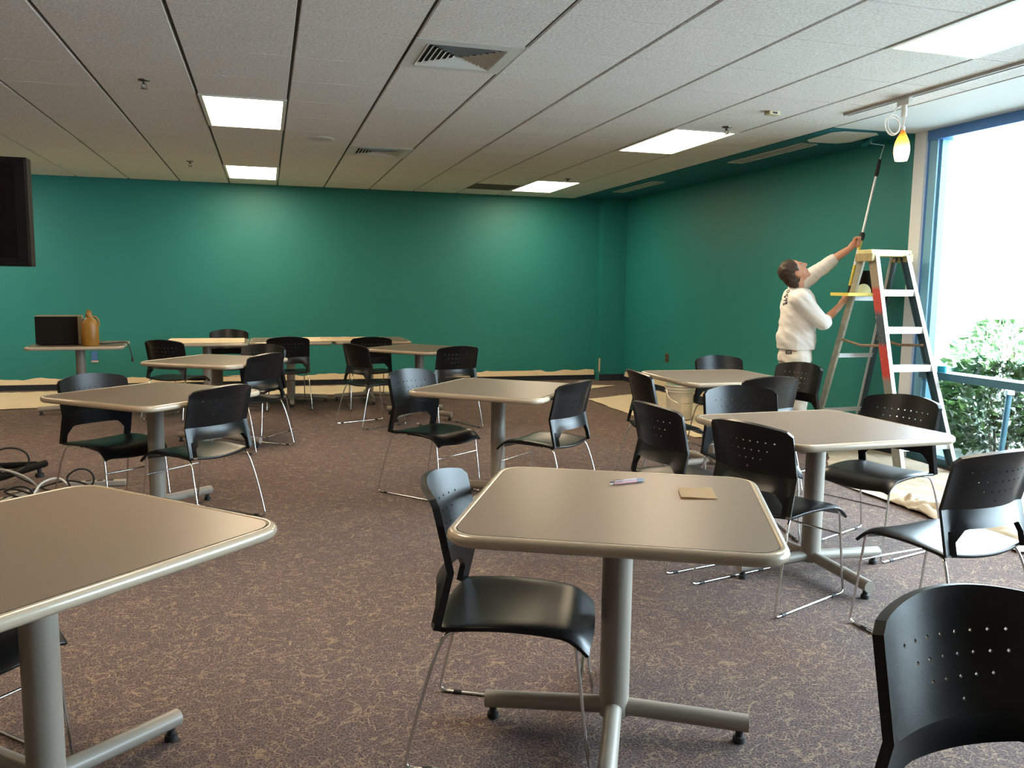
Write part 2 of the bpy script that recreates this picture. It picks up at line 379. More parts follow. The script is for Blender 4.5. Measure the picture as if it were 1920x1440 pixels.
def make_vent():
    t = thing('air_vent', '', 'vent', group='square ceiling vents')
    h = A/2-.004
    bm = B(); box(bm, -h, h, -h, h, .006, .011); obj('vent_throat', bm, M['vent_dark'], t)
    bm = B()
    for (x0, x1, y0, y1) in ((-h, h, -h, -.215), (-h, h, .215, h), (-h, -.215, -.215, .215), (.215, h, -.215, .215)): box(bm, x0, x1, y0, y1, -.004, .006)
    obj('vent_frame', bm, M['vent'], t)
    bm = B()                                                         # chevron louvres: concentric U shapes opening towards the camera side
    for k in range(7):
        s = .205-k*.030; th = .013; y1 = s; y0 = -.205
        def lou(pa, pb, inx, iny):
            a, c = Vector(pa), Vector(pb)
            v = [bm.verts.new(q) for q in ((a.x, a.y, .006), (c.x, c.y, .006), (c.x+inx[1], c.y+iny[1], -.008), (a.x+inx[0], a.y+iny[0], -.008))]
            bm.faces.new(v)
        lou((-s, -s, 0), (-s, s, 0), (-th*1.5, -th*1.5), (-th*1.5, th*1.5)); lou((-s, s, 0), (s, s, 0), (-th*1.5, th*1.5), (th*1.5, th*1.5)); lou((s, s, 0), (s, -s, 0), (th*1.5, th*1.5), (th*1.5, -th*1.5)); lou((s, -s, 0), (-s, -s, 0), (th*1.5, -th*1.5), (-th*1.5, -th*1.5))
    obj('louvre', bm, M['vent'], t)
    return t
va = make_vent(); va.location = (GX+4.5*A, GY+.5*A, H); va['label'] = 'large square ceiling vent with angled louvres nearest the camera'
vb = dup(va); vb.location = (GX+4.5*A, GY+6.5*A, H); vb['label'] = 'smaller-looking square ceiling vent further back, right of the round speaker'
t = thing('return_vent', 'dark grey open vent tile in the ceiling beside the back right light', 'vent', (GX+7.5*A, GY+10.5*A, H))
bm = B(); box(bm, -A/2+.004, A/2-.004, -A/2+.004, A/2-.004, .004, .010)
obj('vent_screen', bm, mat('return_screen', (.12, .115, .10), .7), t)
bm = B()
for k in range(-9, 10): box(bm, -A/2+.01, A/2-.01, k*.031-.004, k*.031+.004, -.001, .004)
obj('louvre', bm, mat('return_louvre', (.17, .16, .14), .6), t)
# slot diffusers in the painted strip
sl = thing('slot_vent', 'long narrow white slot vent nearer the window in the teal ceiling strip', 'vent', (4.665, 7.25, H-.004), 0, 'slot vents in the teal ceiling strip')
bm = B()
for x0, x1 in ((-.085, -.060), (.060, .085), (-.012, .012)): box(bm, x0, x1, -.60, .60, -.010, 0)
for y0, y1 in ((-.62, -.60), (.60, .62)): box(bm, -.085, .085, y0, y1, -.010, 0)
obj('vent_frame', bm, M['vent'], sl)
bm = B(); box(bm, -.08, .08, -.60, .60, -.003, 0); obj('vent_throat', bm, mat('slot_throat', (.20, .22, .21), .7), sl)
s2 = dup(sl); s2.location = (4.64, 10.2, H-.004); s2['label'] = 'long narrow slot vent near the far corner in the teal ceiling strip'
# sprinklers
def make_sprinkler():
    t = thing('sprinkler', '', 'sprinkler', group='ceiling sprinkler heads')
    bm = B(); lathe(bm, [(0, 0), (.038, 0), (.036, -.006), (.016, -.008), (.012, -.012), (0, -.012)], 20); obj('escutcheon', bm, M['sprinkler'], t, 40)
    bm = B(); tube(bm, [(0, 0, -.01), (0, 0, -.028)], .010, 10)
    for s in (-1, 1): tube(bm, [(s*.010, 0, -.026), (s*.016, 0, -.040), (s*.004, 0, -.054)], .003, 6)
    obj('frame_arm', bm, M['sprinkler'], t, 40)
    bm = B(); lathe(bm, [(0, -.052), (.022, -.054), (.022, -.057), (0, -.057)], 16); obj('deflector', bm, M['sprinkler'], t, 40)
    return t
sp = None
for (x, y, lab) in ((-.731, 6.09, 'dark sprinkler head in the ceiling left of the nearer left-row light'), (-.76, 9.93, 'tiny dark sprinkler head left of the light by the back wall'),
                    (3.60, 6.22, 'small dark sprinkler head right of the right-hand ceiling light'), (3.54, 9.80, 'tiny sprinkler head above the back right light')):
    if sp is None: sp = make_sprinkler(); o = sp
    else: o = dup(sp)
    o.location = (x, y, H); o['label'] = lab
t = thing('ceiling_sensor', 'small beige box sensor on the ceiling between two grid lines on the right', 'sensor', (3.60, 5.58, H), .15)
bm = B(); box(bm, -.05, .05, -.03, .03, -.028, 0, bev=.004); obj('sensor_body', bm, mat('beige_sensor', (.55, .47, .30), .5), t)
bm = B(); box(bm, -.02, .02, -.034, -.028, -.02, -.008); obj('sensor_lens', bm, M['black'], t)
t = thing('ceiling_speaker', 'flat round white speaker grille in a ceiling tile', 'speaker', (.50, 7.96, H))
bm = B(); lathe(bm, [(0, -.004), (.105, -.004), (.115, -.006), (.125, -.004), (.125, 0), (0, 0)], 36); obj('speaker_rim', bm, M['trim_white'], t, 40)
bm = B(); lathe(bm, [(0, -.0075), (.100, -.0065), (.100, -.003), (0, -.003)], 36); obj('speaker_grille', bm, mat('speaker_grille', (.52, .50, .46), .7), t, 40)

# track with hanging amber lamp
bm = B(); box(bm, 4.122, 4.132, .4, 5.46, H-.018, H-.0005); box(bm, 4.160, 4.170, .4, 5.46, H-.018, H-.0005); box(bm, 4.132, 4.160, .4, 5.46, H-.010, H-.0005); box(bm, 4.122, 4.170, 5.455, 5.46, H-.018, H-.0005)
tag(obj('light_track', bm, M['track']), 'long grey lighting track fixed under the ceiling by the window', 'lighting track')
t = thing('pendant_lamp', 'glowing amber glass pendant lamp on a coiled white cord from the track', 'lamp', (4.146, 4.86, 0))
bm = B(); box(bm, -.017, .017, -.055, .055, H-.060, H-.012, bev=.003); tube(bm, [(0, 0, H-.06), (0, 0, H-.135)], .018, 12); obj('track_adapter', bm, M['trim_white'], t)
bm = B(); lathe(bm, [(.012, 2.478), (.016, 2.462), (.030, 2.435), (.044, 2.400), (.051, 2.360), (.050, 2.325), (.044, 2.295), (.038, 2.275), (.034, 2.276), (.040, 2.298), (.046, 2.328), (.047, 2.36), (.040, 2.398), (.012, 2.44)], 24)
obj('lamp_shade', bm, M['shade'], t, 60)
bm = B(); tube(bm, [(0, 0, 2.47), (0, 0, 2.50)], .013, 12); obj('lamp_cap', bm, M['trim_white'], t, 40)
bm = B()
tube(bm, catmull([(0, 0, 2.50), (.006, -.004, 2.55), (.004, 0, 2.60), (-.004, 0, 2.63), (-.02, 0, 2.636), (-.05, 0, 2.625), (-.085, .01, 2.585), (-.115, .01, 2.55)], 6), .0035, 7)
coil = []
for k in range(0, 64):
    a = k/64*2*PI*3.4; rr = .055-.004*math.sin(a*.7)
    coil.append((-.083+rr*math.cos(a), .012*math.sin(a*.5), 2.505+rr*1.0*math.sin(a)+.01*math.sin(k*.3)))
tube(bm, coil, .0035, 7)
tube(bm, [(0, 0, 2.50), (0, 0, H-.13)], .0035, 7)
obj('lamp_cord', bm, M['cord_white'], t, 60)

# ------------------------------------------------------------------ tables
def rsq(h, r, n=7):
    out = []
    for cx, cy, a0 in ((h-r, h-r, 0), (-h+r, h-r, PI/2), (-h+r, -h+r, PI), (h-r, -h+r, 1.5*PI)):
        for k in range(n+1):
            a = a0+k/n*PI/2; out.append((cx+r*math.cos(a), cy+r*math.sin(a)))
    return out
S2 = .455
def make_table():
    t = thing('square_table', '', 'table', group='square pedestal tables')
    bm = B(); prof = [(.026, .7375), (.024, .7405), (.016, .7415), (.008, .7390), (.002, .7330), (0, .7240), (.002, .7150), (.010, .7075), (.020, .7055), (.05, .7050)]
    rings = [[bm.verts.new((x, y, z)) for x, y in rsq(S2-i, .095-i*.8)] for i, z in prof]; n = len(rings[0])
    for P, Q in zip(rings, rings[1:]):
        for k in range(n): bm.faces.new((P[k], Q[k], Q[(k+1) % n], P[(k+1) % n]))
    bm.faces.new(rings[-1]); bmesh.ops.recalc_face_normals(bm, faces=bm.faces[:])
    obj('edge_band', bm, M['edge'], t, 50)
    bm = B(); a = [bm.verts.new((x, y, .7405)) for x, y in rsq(S2-.0275, .073)]; b = [bm.verts.new((x, y, .7375)) for x, y in rsq(S2-.0262, .074)]
    c = [bm.verts.new((x, y, .7362)) for x, y in rsq(S2-.0262, .074)]
    bm.faces.new(a)
    for k in range(n):
        f = bm.faces.new((b[k], b[(k+1) % n], a[(k+1) % n], a[k])); f.material_index = 1
        f = bm.faces.new((c[k], c[(k+1) % n], b[(k+1) % n], b[k])); f.material_index = 1
    f = bm.faces.new(c[::-1]); f.material_index = 1
    obj('tabletop', bm, [M['laminate'], M['groove']], t)
    bm = B(); tube(bm, [(0, 0, .055), (0, 0, .690)], .047, 28); obj('post', bm, M['post'], t, 40)
    bm = B(); box(bm, -.15, .15, -.15, .15, .690, .7045, bev=.003)
    for s in (-1, 1): box(bm, -.16, .16, s*.05-.015, s*.05+.015, .680, .691)
    obj('mounting_plate', bm, M['black'], t)
    for k in range(4):
        a = k*PI/2; d = Vector((math.cos(a), math.sin(a), 0))
        bm = B(); tube(bm, [d*.02+Vector((0, 0, .082)), d*.415+Vector((0, 0, .062))], .0275, 16); l = obj('base_arm', bm, M['post'], t, 40)
        bm = B(); p = d*.39; lathe(bm, [(0, .036), (.012, .036), (.012, .020), (.019, .018), (.020, .003), (.017, 0), (0, 0)], 16, p.x, p.y); obj('glide', bm, M['black'], l, 40)
    return t
TABLES = [('T1', 1.036, 2.341, -.454, 'table in the middle foreground with two pens and a paper square on it'),
 ('T0', -.586, 2.360, -.797, 'table cut off by the lower left edge of the photo, bare brown top'),
 ('Tmid', 1.45, 5.265, -.673, 'table in the centre of the room, behind the one with pens, between two chairs'),
 ('Tl2', -.65, 5.367, -.73, 'table at left with two chairs, behind the large one at lower left, cables beside it'),
 ('Tback', -.415, 7.615, -.579, 'table further back left, in front of the row along the back wall'),
 ('Tr', 2.592, 3.496, .04, 'table on the right near the window, with dusty streaked top and four chairs'),
 ('Tr2', 3.286, 5.683, -.018, 'table on the right in front of the painter, white bucket beside it'),
 ('Trb', 1.542, 8.763, -.798, 'small-looking table turned as a diamond near the centre of the teal wall'),
 ('micro', -1.879, 9.702, .064, 'table at far left that carries the microwave'),
 ('W1', -.650, 10.05, .0, 'leftmost of the three joined tables along the back wall, cream sheet on it'),
 ('W2a', .264, 10.16, -.008, 'middle of the three joined tables along the back wall'),
 ('W2b', 1.186, 10.20, .0, 'rightmost of the three joined tables along the back wall, its end free')]
tp = None
for k, x, y, a, lab in TABLES:
    if tp is None: tp = make_table(); o = tp
    else: o = dup(tp)
    o.location = (x, y, 0); o.rotation_euler.z = a; o['label'] = lab

# ------------------------------------------------------------------ chairs
def make_chair():
    t = thing('stacking_chair', '', 'chair', group='black stacking chairs')
    # backrest: one perforated shell with side uprights running down to the seat
    cols = [i*.018 for i in range(-12, 13)]; W = .219
    def ss(a, b, x):
        q = min(1, max(0, (x-a)/(b-a))); return q*q*(3-2*q)
    zc = [.62, .64, .66, .68, .70, .72, .74, .76, .778]
    rowsA = 5; rowsB = 3
    def pt(i, j):
        x = cols[i]; un = x/.216; au = abs(un)
        ztop = .796+.030*(1-un*un)-.016*ss(.90, 1, au)
        zb = .520-.052*ss(.62, .88, au)
        zk = .592
        if j <= rowsA: z = .418+(zb-.418)*j/rowsA
        elif j <= rowsA+rowsB: z = zb+(zk-zb)*(j-rowsA)/rowsB
        elif j < rowsA+rowsB+1+len(zc): z = zc[j-rowsA-rowsB-1]
        else: z = ztop
        # side profile: lumbar kink forward, then leaning back
        if z <= zk: ye = -.208+(z-.43)/(zk-.43)*.036
        else:
            q = (z-zk)/(.81-zk); ye = -.172-.050*q
        dep = (.050+.018*ss(.45, .80, z))*(1-un*un)
        wz = 1.0 if z > zk else 1.0+.02*(zk-z)/.16
        return Vector((x*wz*W/.216, ye-dep, z))
    nv = rowsA+rowsB+1+len(zc)+1
    bm = B(); lay = bm.verts.layers.deform.verify(); V = [[bm.verts.new(pt(i, j)) for i in range(25)] for j in range(nv)]
    for j in range(nv-1):
        for i in range(24):
            if j < rowsA and 2 <= i <= 21: continue
            bm.faces.new((V[j][i], V[j][i+1], V[j+1][i+1], V[j+1][i]))
    holes = []
    r0 = rowsA+rowsB+1
    for z, n in ((6, 4), (4, 3), (2, 2), (0, 0)):
        for k in range(-n, n+1): holes.append(V[r0+z][12+2*k])
    # boundary weights before cutting holes
    bnd = {v for e in bm.edges if e.is_boundary for v in e.verts}
    ring2 = {w for v in bnd for e in v.link_edges for w in e.verts}-bnd
    for v in bm.verts:
        if v.link_faces: v[lay][0] = 1.0 if v in bnd else (.5 if v in ring2 else .22)
    hp = [Vector(v.co) for v in holes]
    bmesh.ops.bevel(bm, geom=holes, offset=.0047, offset_type='OFFSET', segments=1, affect='VERTICES')
    dele = []
    for f in bm.faces:
        c = f.calc_center_median()
        if len(f.verts) == 4 and f.calc_area() < .00012:
            if any((c-p).length < .003 for p in hp): dele.append(f)
    bmesh.ops.delete(bm, geom=dele, context='FACES')
    for v in bm.verts:
        if any((v.co-p).length < .0062 for p in hp): v[lay][0] = .22
    loose = [v for v in bm.verts if not v.link_faces]
    bmesh.ops.delete(bm, geom=loose, context='VERTS')
    bmesh.ops.recalc_face_normals(bm, faces=bm.faces[:])
    if sum(f.normal.y for f in bm.faces) < 0:
        for f in bm.faces: f.normal_flip()
    o = obj('backrest', bm, M['plastic'], None, 18)
    o.vertex_groups.new(name='rim')
    s = o.modifiers.new('thick', 'SOLIDIFY'); s.thickness = .021; s.offset = -1; s.vertex_group = 'rim'; s.thickness_vertex_group = .0; s.use_even_offset = False
    bake(o, 20); o.parent = t
    # seat shell
    def seat(u, v):
        x = (u*2-1); au = abs(x)
        yr = -.212-.034*(1-x*x); yf = .215+.010*(1-x*x)
        y = yr+(yf-yr)*v
        w = .222-.010*v
        z = .432+.016*math.sin(PI*min(1, v*1.05))*1.0-.006*v
        z -= .045*max(0, (v-.80)/.20)**2
        z -= .012*(1-x*x)*math.sin(PI*min(1, max(0, v*1.15)))
        z -= .016*(1-x*x)*(1-v)**2
        z -= .013*(1-x*x)**2*max(0, (v-.6)/.4)**1.5
        z -= .014*max(0, (au-.75)/.25)**2*(.4+.6*v)
        return Vector((x*w, y, z))
    bm, V, F = grid_bm(19, 17, seat)
    o = obj('seat', bm, M['plastic'], None, 60)
    s = o.modifiers.new('thick', 'SOLIDIFY'); s.thickness = .014; s.offset = -1
    b = o.modifiers.new('edge', 'BEVEL'); b.width = .004; b.segments = 2; b.limit_method = 'ANGLE'; b.angle_limit = math.radians(50)
    bake(o, 45); o.parent = t
    R = .0056
    for s in (-1, 1):
        bm = B(); tube(bm, catmull([(s*.17, -.10, .412), (s*.192, -.168, .410), (s*.207, -.205, .392), (s*.222, -.240, .30), (s*.234, -.280, .15), (s*.241, -.306, .035), (s*.241, -.303, .012), (s*.239, -.285, R)], 5), R, 8)
        obj('leg', bm, M['chrome'], t, 60)
        bm = B(); tube(bm, catmull([(s*.17, .08, .412), (s*.190, .150, .408), (s*.195, .172, .392), (s*.197, .186, .30), (s*.200, .208, .12), (s*.202, .222, .030), (s*.203, .217, .012), (s*.205, .200, R)], 5), R, 8)
        obj('leg', bm, M['chrome'], t, 60)
        bm = B(); tube(bm, [(s*.239, -.285, R), (s*.205, .200, R)], R, 8); rn = obj('runner', bm, M['chrome'], t, 60)
        for q in (.08, .88):
            bm = B(); p = Vector((s*.239, -.285, R)).lerp(Vector((s*.205, .200, R)), q); d = Vector((-s*.034, .485, 0)).normalized()*.014
            tube(bm, [p-d, p+d], .0085, 10); obj('glide', bm, M['black'], rn, 60)
    bm = B(); tube(bm, [(-.198, .190, .285), (.198, .190, .285)], .0045, 8); obj('stretcher', bm, M['chrome'], t, 60)
    bm = B(); tube(bm, [(-.175, .08, .410), (.175, .08, .410)], .005, 8); tube(bm, [(-.175, -.10, .408), (.175, -.10, .408)], .005, 8)
    for s in (-1, 1): tube(bm, [(s*.17, -.10, .412), (s*.17, .08, .412)], .005, 8)
    obj('seat_frame', bm, M['black'], t, 60)
    return t
def bake(o, sharp=None):
    dg = bpy.context.evaluated_depsgraph_get(); me = bpy.data.meshes.new_from_object(o.evaluated_get(dg)); me.name = o.name
    old = o.data; o.modifiers.clear(); o.data = me; bpy.data.meshes.remove(old)
    if sharp: me.set_sharp_from_angle(angle=math.radians(sharp))
CHAIRS = [
 (.741, 2.383, -1.981, 'chair at the left edge of the foreground table with the pens'),
 (-.863, 2.546, -2.28, 'chair tucked under the table at lower left, mostly hidden'),
 (1.086, 5.507, -2.503, 'chair facing right on the left side of the centre table, front of its back visible'),
 (1.692, 5.074, .716, 'chair on the right side of the centre table, seen from behind'),
 (2.59, 2.700, .153, 'chair seen from behind at right, turned towards the window table, front seat edge pointing left'),
 (2.278, 3.315, -1.26, 'chair with bright holes between the pen table and the dusty window table'),
 (3.163, 3.761, 1.909, 'chair on the window side of the dusty table, in front of the ladder'),
 (-.888, 5.527, -2.426, 'chair on the left side of the table by the cables, facing right'),
 (-.420, 5.192, .797, 'chair seen from behind on the right side of the table by the cables'),
 (-.869, 9.27, -.546, 'chair with its back to us at far left, in front of the cream-covered table'),
 (-.183, 7.438, .873, 'dark chair seen from behind on the near right side of the further left table'),
 (-.139, 8.05, 2.657, 'chair with a lit curved rim on the far side of the further left table'),
 (-.44, 10.70, 3.168, 'chair behind the cream-covered wall table, only its top showing'),
 (.217, 9.74, .032, 'chair seen from behind at the middle of the three joined wall tables'),
 (1.112, 9.625, .018, 'chair seen from behind at the rightmost joined wall table'),
 (1.038, 8.425, -1.117, 'chair turned right at the left corner of the diamond-turned table'),
 (1.704, 8.147, .292, 'chair seen from behind at the near right of the diamond-turned table'),
 (2.765, 5.425, -1.632, 'chair on the left side of the table by the bucket, seen side-on from behind'),
 (3.75, 6.225, 3.124, 'chair on the far side of the table by the bucket, only its top visible'),
 (3.245, 5.150, .06, 'chair seen from behind at the near side of the table by the bucket'),
 (3.846, 5.70, 1.836, 'chair directly in front of the painter, hiding his legs'),
 (2.13, 3.896, -1.443, 'chair at the far left corner of the dusty window table, back towards the camera'),
 (2.66, 4.160, 2.951, 'chair on the far side of the dusty table, bluish face of its back towards us'),
 (1.283, .997, 3.15, 'chair cut off by the lower right corner of the photo, its holed back facing us')]
cp = None
for x, y, a, lab in CHAIRS:
    if cp is None: cp = make_chair(); o = cp
    else: o = dup(cp)
    o.location = (x, y, 0); o.rotation_euler.z = a; o['label'] = lab

# ------------------------------------------------------------------ things on tables
TZ = .7406
for k, (x0, y0, x1, y1, lab) in enumerate(((1.094, 2.552, 1.232, 2.575, 'pink ballpoint pen, nearer of the two on the foreground table'), (1.107, 2.578, 1.243, 2.600, 'pale clear ballpoint pen, further of the two on the foreground table'))):
    L_ = math.hypot(x1-x0, y1-y0); t = thing('ballpoint_pen', lab, 'pen', ((x0+x1)/2, (y0+y1)/2, TZ+.0048), math.atan2(y1-y0, x1-x0), 'pens on the foreground table')
    h = L_/2
    bm = B(); tube(bm, [(-h+.015, 0, 0), (h-.035, 0, 0)], .0046, 12); obj('barrel', bm, M['pink'] if k == 0 else M['pen_clear'], t, 50)
    bm = B(); tube(bm, [(h-.035, 0, 0), (h-.012, 0, 0), (h, 0, 0)], [.0048, .0042, .0008], 12); obj('grip', bm, M['pen_grey'], t, 50)
    bm = B(); tube(bm, [(-h, 0, 0), (-h+.015, 0, 0)], .0030, 10); obj('plunger', bm, M['trim_white'] if k == 0 else M['pen_grey'], t, 50)
    bm = B(); box(bm, -h+.015, -h+.05, -.0015, .0015, .004, .0062); obj('clip', bm, M['chrome'], t)
qa = [Vector(q) for q in ((1.244, 2.335, 0), (1.352, 2.300, 0), (1.409, 2.437, 0), (1.290, 2.445, 0))]
def napkin(u, v):
    p = qa[0].lerp(qa[1], u).lerp(qa[3].lerp(qa[2], u), v)-Vector((1.322, 2.372, 0)); p.z = .0015+.007*(1-v)*(.5+.5*math.cos(u*4.2))*(.4+.6*u)+.004*v*(1-u)
    return p
bm, V, F = grid_bm(9, 6, napkin); bmesh.ops.solidify(bm, geom=bm.faces[:], thickness=.0012)
tag(obj('paper_napkin', bm, M['kraft'], None, 60, (1.322, 2.372, TZ+.0015)), 'small square of folded tan paper on the foreground table', 'paper')

# microwave, jug, cord on the far left table
mw = t = thing('microwave_oven', 'dark microwave oven on the far left table against the teal wall', 'microwave', (-2.04, 9.68, TZ), .14)
bm = B(); box(bm, -.225, .160, -.19, .19, .012, .292, mi=0, bev=.004); obj('casing', bm, M['oven_black'], t)
bm = B(); box(bm, -.228, .160, -.193, .193, .2925, .297, bev=.002); obj('top_cover', bm, M['oven_steel'], t)
bm = B(); box(bm, .1605, .200, -.19, .19, .012, .296, bev=.004); d = obj('door', bm, M['oven_steel'], t)
bm = B(); tube(bm, catmull([(.200, -.06, .05), (.232, -.06, .075), (.240, -.06, .15), (.232, -.06, .235), (.200, -.06, .255)], 5), .009, 10); obj('handle', bm, M['oven_black'], d, 60)
for q in ((-.18, -.15), (-.18, .15), (.13, -.15), (.13, .15)):
    bm = B(); tube(bm, [(q[0], q[1], 0), (q[0], q[1], .013)], .014, 10); obj('foot', bm, M['black'], t, 40)
t = thing('plastic_jug', 'orange-brown jug with tilted neck right of the microwave', 'jug', (-1.722, 9.41, TZ), .2)
bm = B()
prof = [(0, 0), (.072, 0), (.080, .012), (.080, .15), (.078, .215), (.068, .245), (.045, .275), (.028, .295)]
lathe(bm, prof, 24, sx=1, sy=.8); tube(bm, catmull([(0, 0, .285), (-.008, 0, .31), (-.004, 0, .345), (.004, 0, .36)], 5), [.030]*8+[.024]*8, 14)
obj('jug_body', bm, M['amber'], t, 50)
bm = B(); tube(bm, catmull([(.030, 0, .30), (.062, 0, .285), (.082, 0, .245), (.078, 0, .20)], 5), .009, 10); obj('jug_handle', bm, M['amber'], t, 60)
bm = B(); pth = catmull([(-1.70, 9.70, TZ+.006), (-1.64, 9.62, TZ+.006), (-1.56, 9.66, TZ+.010), (-1.48, 9.70, TZ+.014), (-1.422, 9.66, TZ+.012), (-1.392, 9.635, TZ-.04), (-1.375, 9.63, TZ-.11), (-1.368, 9.63, TZ-.145)], 7)
tube(bm, pth, .006, 8); bpy.context.view_layer.update(); t = obj('power_cord', bm, M['cord_black'], mw, 60); t.matrix_parent_inverse = mw.matrix_world.inverted()
bm = B(); tube(bm, [(-1.368, 9.63, TZ-.14), (-1.366, 9.63, TZ-.185)], [.010, .016], 10); obj('plug', bm, M['cord_black'], t, 50)

# cream sheet and folded brown cloth on the wall tables
PRESS = [(-.2, 10.7), (-.67, 10.7), (-.2, 10.92), (-.67, 10.92), (4.40, 6.45), (4.36, 6.22), (4.50, 6.42), (4.46, 6.19), (4.60, 5.22), (5.13, 5.23), (4.62, 6.33), (5.10, 6.33)]
def cloth(name, quad, mtl, nu, nv, amp, seed, z0=.004, ridge=None, thick=.003, wob=.03):
    q = [Vector((a, b, 0)) for a, b in quad]; off = Vector((seed*13.1, seed*7.7, seed))
    def fn(u, v):
        p = q[0].lerp(q[1], u).lerp(q[3].lerp(q[2], u), v)
        e = min(u, 1-u, v, 1-v)
        if e < .001:
            d = noise.noise_vector(p*2.3+off)*wob + noise.noise_vector(p*9+off)*wob*.35; p = p+Vector((d.x, d.y, 0))
        h = (noise.noise(p*1.6+off)*.5+.5)*.5+abs(noise.noise(p*4.5+off))*.5
        h2 = abs(noise.noise(Vector((p.x*9, p.y*2.2, seed))))
        z = z0+amp*h*(.35+.65*min(1, e*9))+amp*.5*h2
        if ridge: z += ridge(p, u, v)
        k = min([1]+[max(0, math.hypot(p.x-a, p.y-b)/.16-.55) for a, b in PRESS]) if z0 > .002 else 1
        return Vector((p.x, p.y, max(z0, z0+(z-z0)*k)))
    bm, V, F = grid_bm(nu, nv, fn); bmesh.ops.recalc_face_normals(bm, faces=bm.faces[:])
    if sum(f.normal.z for f in bm.faces) < 0:
        for f in bm.faces: f.normal_flip()
    r = bmesh.ops.extrude_face_region(bm, geom=bm.faces[:])
    vs = [g for g in r['geom'] if isinstance(g, bmesh.types.BMVert)]
    bmesh.ops.translate(bm, verts=vs, vec=(0, 0, -.0025)); bmesh.ops.recalc_face_normals(bm, faces=bm.faces[:])
    return obj(name, bm, mtl, None, 60)
def lay_on(o, z): o.location.z = z; return o
tag(lay_on(cloth('canvas_sheet', [(-1.07, 9.63), (-.24, 9.63), (-.25, 10.47), (-1.07, 10.47)], M['canvas'], 20, 20, .006, 2, .0005, wob=.006), TZ+.004), 'cream canvas sheet spread on the leftmost wall table', 'sheet')
tag(lay_on(cloth('canvas_sheet', [(.36, 9.76), (1.38, 9.79), (1.38, 10.58), (.36, 10.55)], M['canvas'], 24, 20, .010, 5, .0005, wob=.010), TZ+.004), 'cream canvas sheet across the two right-hand wall tables, brown fold on it', 'sheet')
tag(lay_on(cloth('folded_cloth', [(.60, 9.86), (1.00, 9.88), (1.00, 9.99), (.60, 9.97)], M['canvas_brown'], 22, 8, .018, 9, .001, wob=.02), TZ+.030), 'crumpled brown cloth lying on the right-hand wall tables', 'cloth')

# ------------------------------------------------------------------ drop cloths and masking paper
tag(cloth('drop_cloth', [(-4.6, 9.83), (1.95, 10.93), (1.95, 11.70), (-4.6, 11.66)], M['canvas'], 110, 26, .022, 3), 'long cream drop cloth on the floor along the left of the back wall', 'drop cloth', 'canvas drop cloths on the floor')
tag(cloth('drop_cloth', [(2.3, 10.98), (4.05, 10.62), (4.78, 11.05), (2.3, 11.72)], M['canvas'], 60, 20, .02, 4), 'cream drop cloth with a pointed end near the corner pilaster', 'drop cloth', 'canvas drop cloths on the floor')
tag(cloth('drop_cloth', [(3.86, 7.0), (5.05, 6.9), (5.08, 10.3), (3.84, 9.75)], M['canvas'], 40, 70, .022, 6), 'cream drop cloth under the white bucket along the right wall', 'drop cloth', 'canvas drop cloths on the floor')
def ridge4(p, u, v):
    e = math.exp(-((u-.09)/.07)**2)*max(0, math.sin(PI*min(1, max(0, (v-.30)/.36))))
    e2 = math.exp(-((u-.16)/.05)**2)*max(0, math.sin(PI*min(1, max(0, (v-.02)/.34))))
    k = abs(noise.noise(Vector((p.x*7, p.y*5, 3)))) + abs(noise.noise(Vector((p.x*14, p.y*11, 8))))*.6
    return .095*e*(.25+1.3*k)+.06*e2*(.3+1.2*k)
tag(cloth('drop_cloth', [(3.86, 3.45), (5.12, 3.0), (5.12, 6.80), (3.97, 5.15)], M['canvas_white'], 80, 140, .034, 8, ridge=ridge4), 'bunched pale drop cloth on the floor under the stepladder by the window', 'drop cloth', 'canvas drop cloths on the floor')
def strip(name, a, b, n, seed, lab, off):
    a, b = Vector(a), Vector(b); d = (b-a).normalized(); nrm = Vector(off)
    bm = B(); lo = []; hi = []
    for i in range(n+1):
        p = a.lerp(b, i/n); h = .150+.022*noise.noise(Vector((i*.35, seed, 0)))+.012*noise.noise(Vector((i*1.3, seed, 4)))
        if i % 17 > 12: h -= .012
        w = .016+.010*abs(noise.noise(Vector((i*.8, seed, 9))))
        lo.append(bm.verts.new(p+nrm*(w+.012)+Vector((0, 0, .075)))); hi.append(bm.verts.new(p+nrm*.004+Vector((0, 0, h))))
    for i in range(n): bm.faces.new((lo[i], lo[i+1], hi[i+1], hi[i]))
    bmesh.ops.recalc_face_normals(bm, faces=bm.faces[:]); bmesh.ops.solidify(bm, geom=bm.faces[:], thickness=.002)
    tag(obj(name, bm, M['paper'], None, 60), lab, 'masking paper', 'masking paper along the skirting')
strip('masking_paper', (-6.5, YB, 0), (4.78, YB, 0), 160, 1, 'ragged cream masking paper taped along the foot of the back wall', (0, -1, 0))
strip('masking_paper', (XR, 7.3, 0), (XR, 11.6, 0), 70, 2, 'cream masking paper taped along the foot of the right wall', (-1, 0, 0))
bm = B(); box(bm, 4.775, 4.80, 11.69, 11.699, .14, .34, bev=.002); tag(obj('tape_strip', bm, M['paper']), 'short upright strip of cream tape at the foot of the corner pilaster', 'tape')

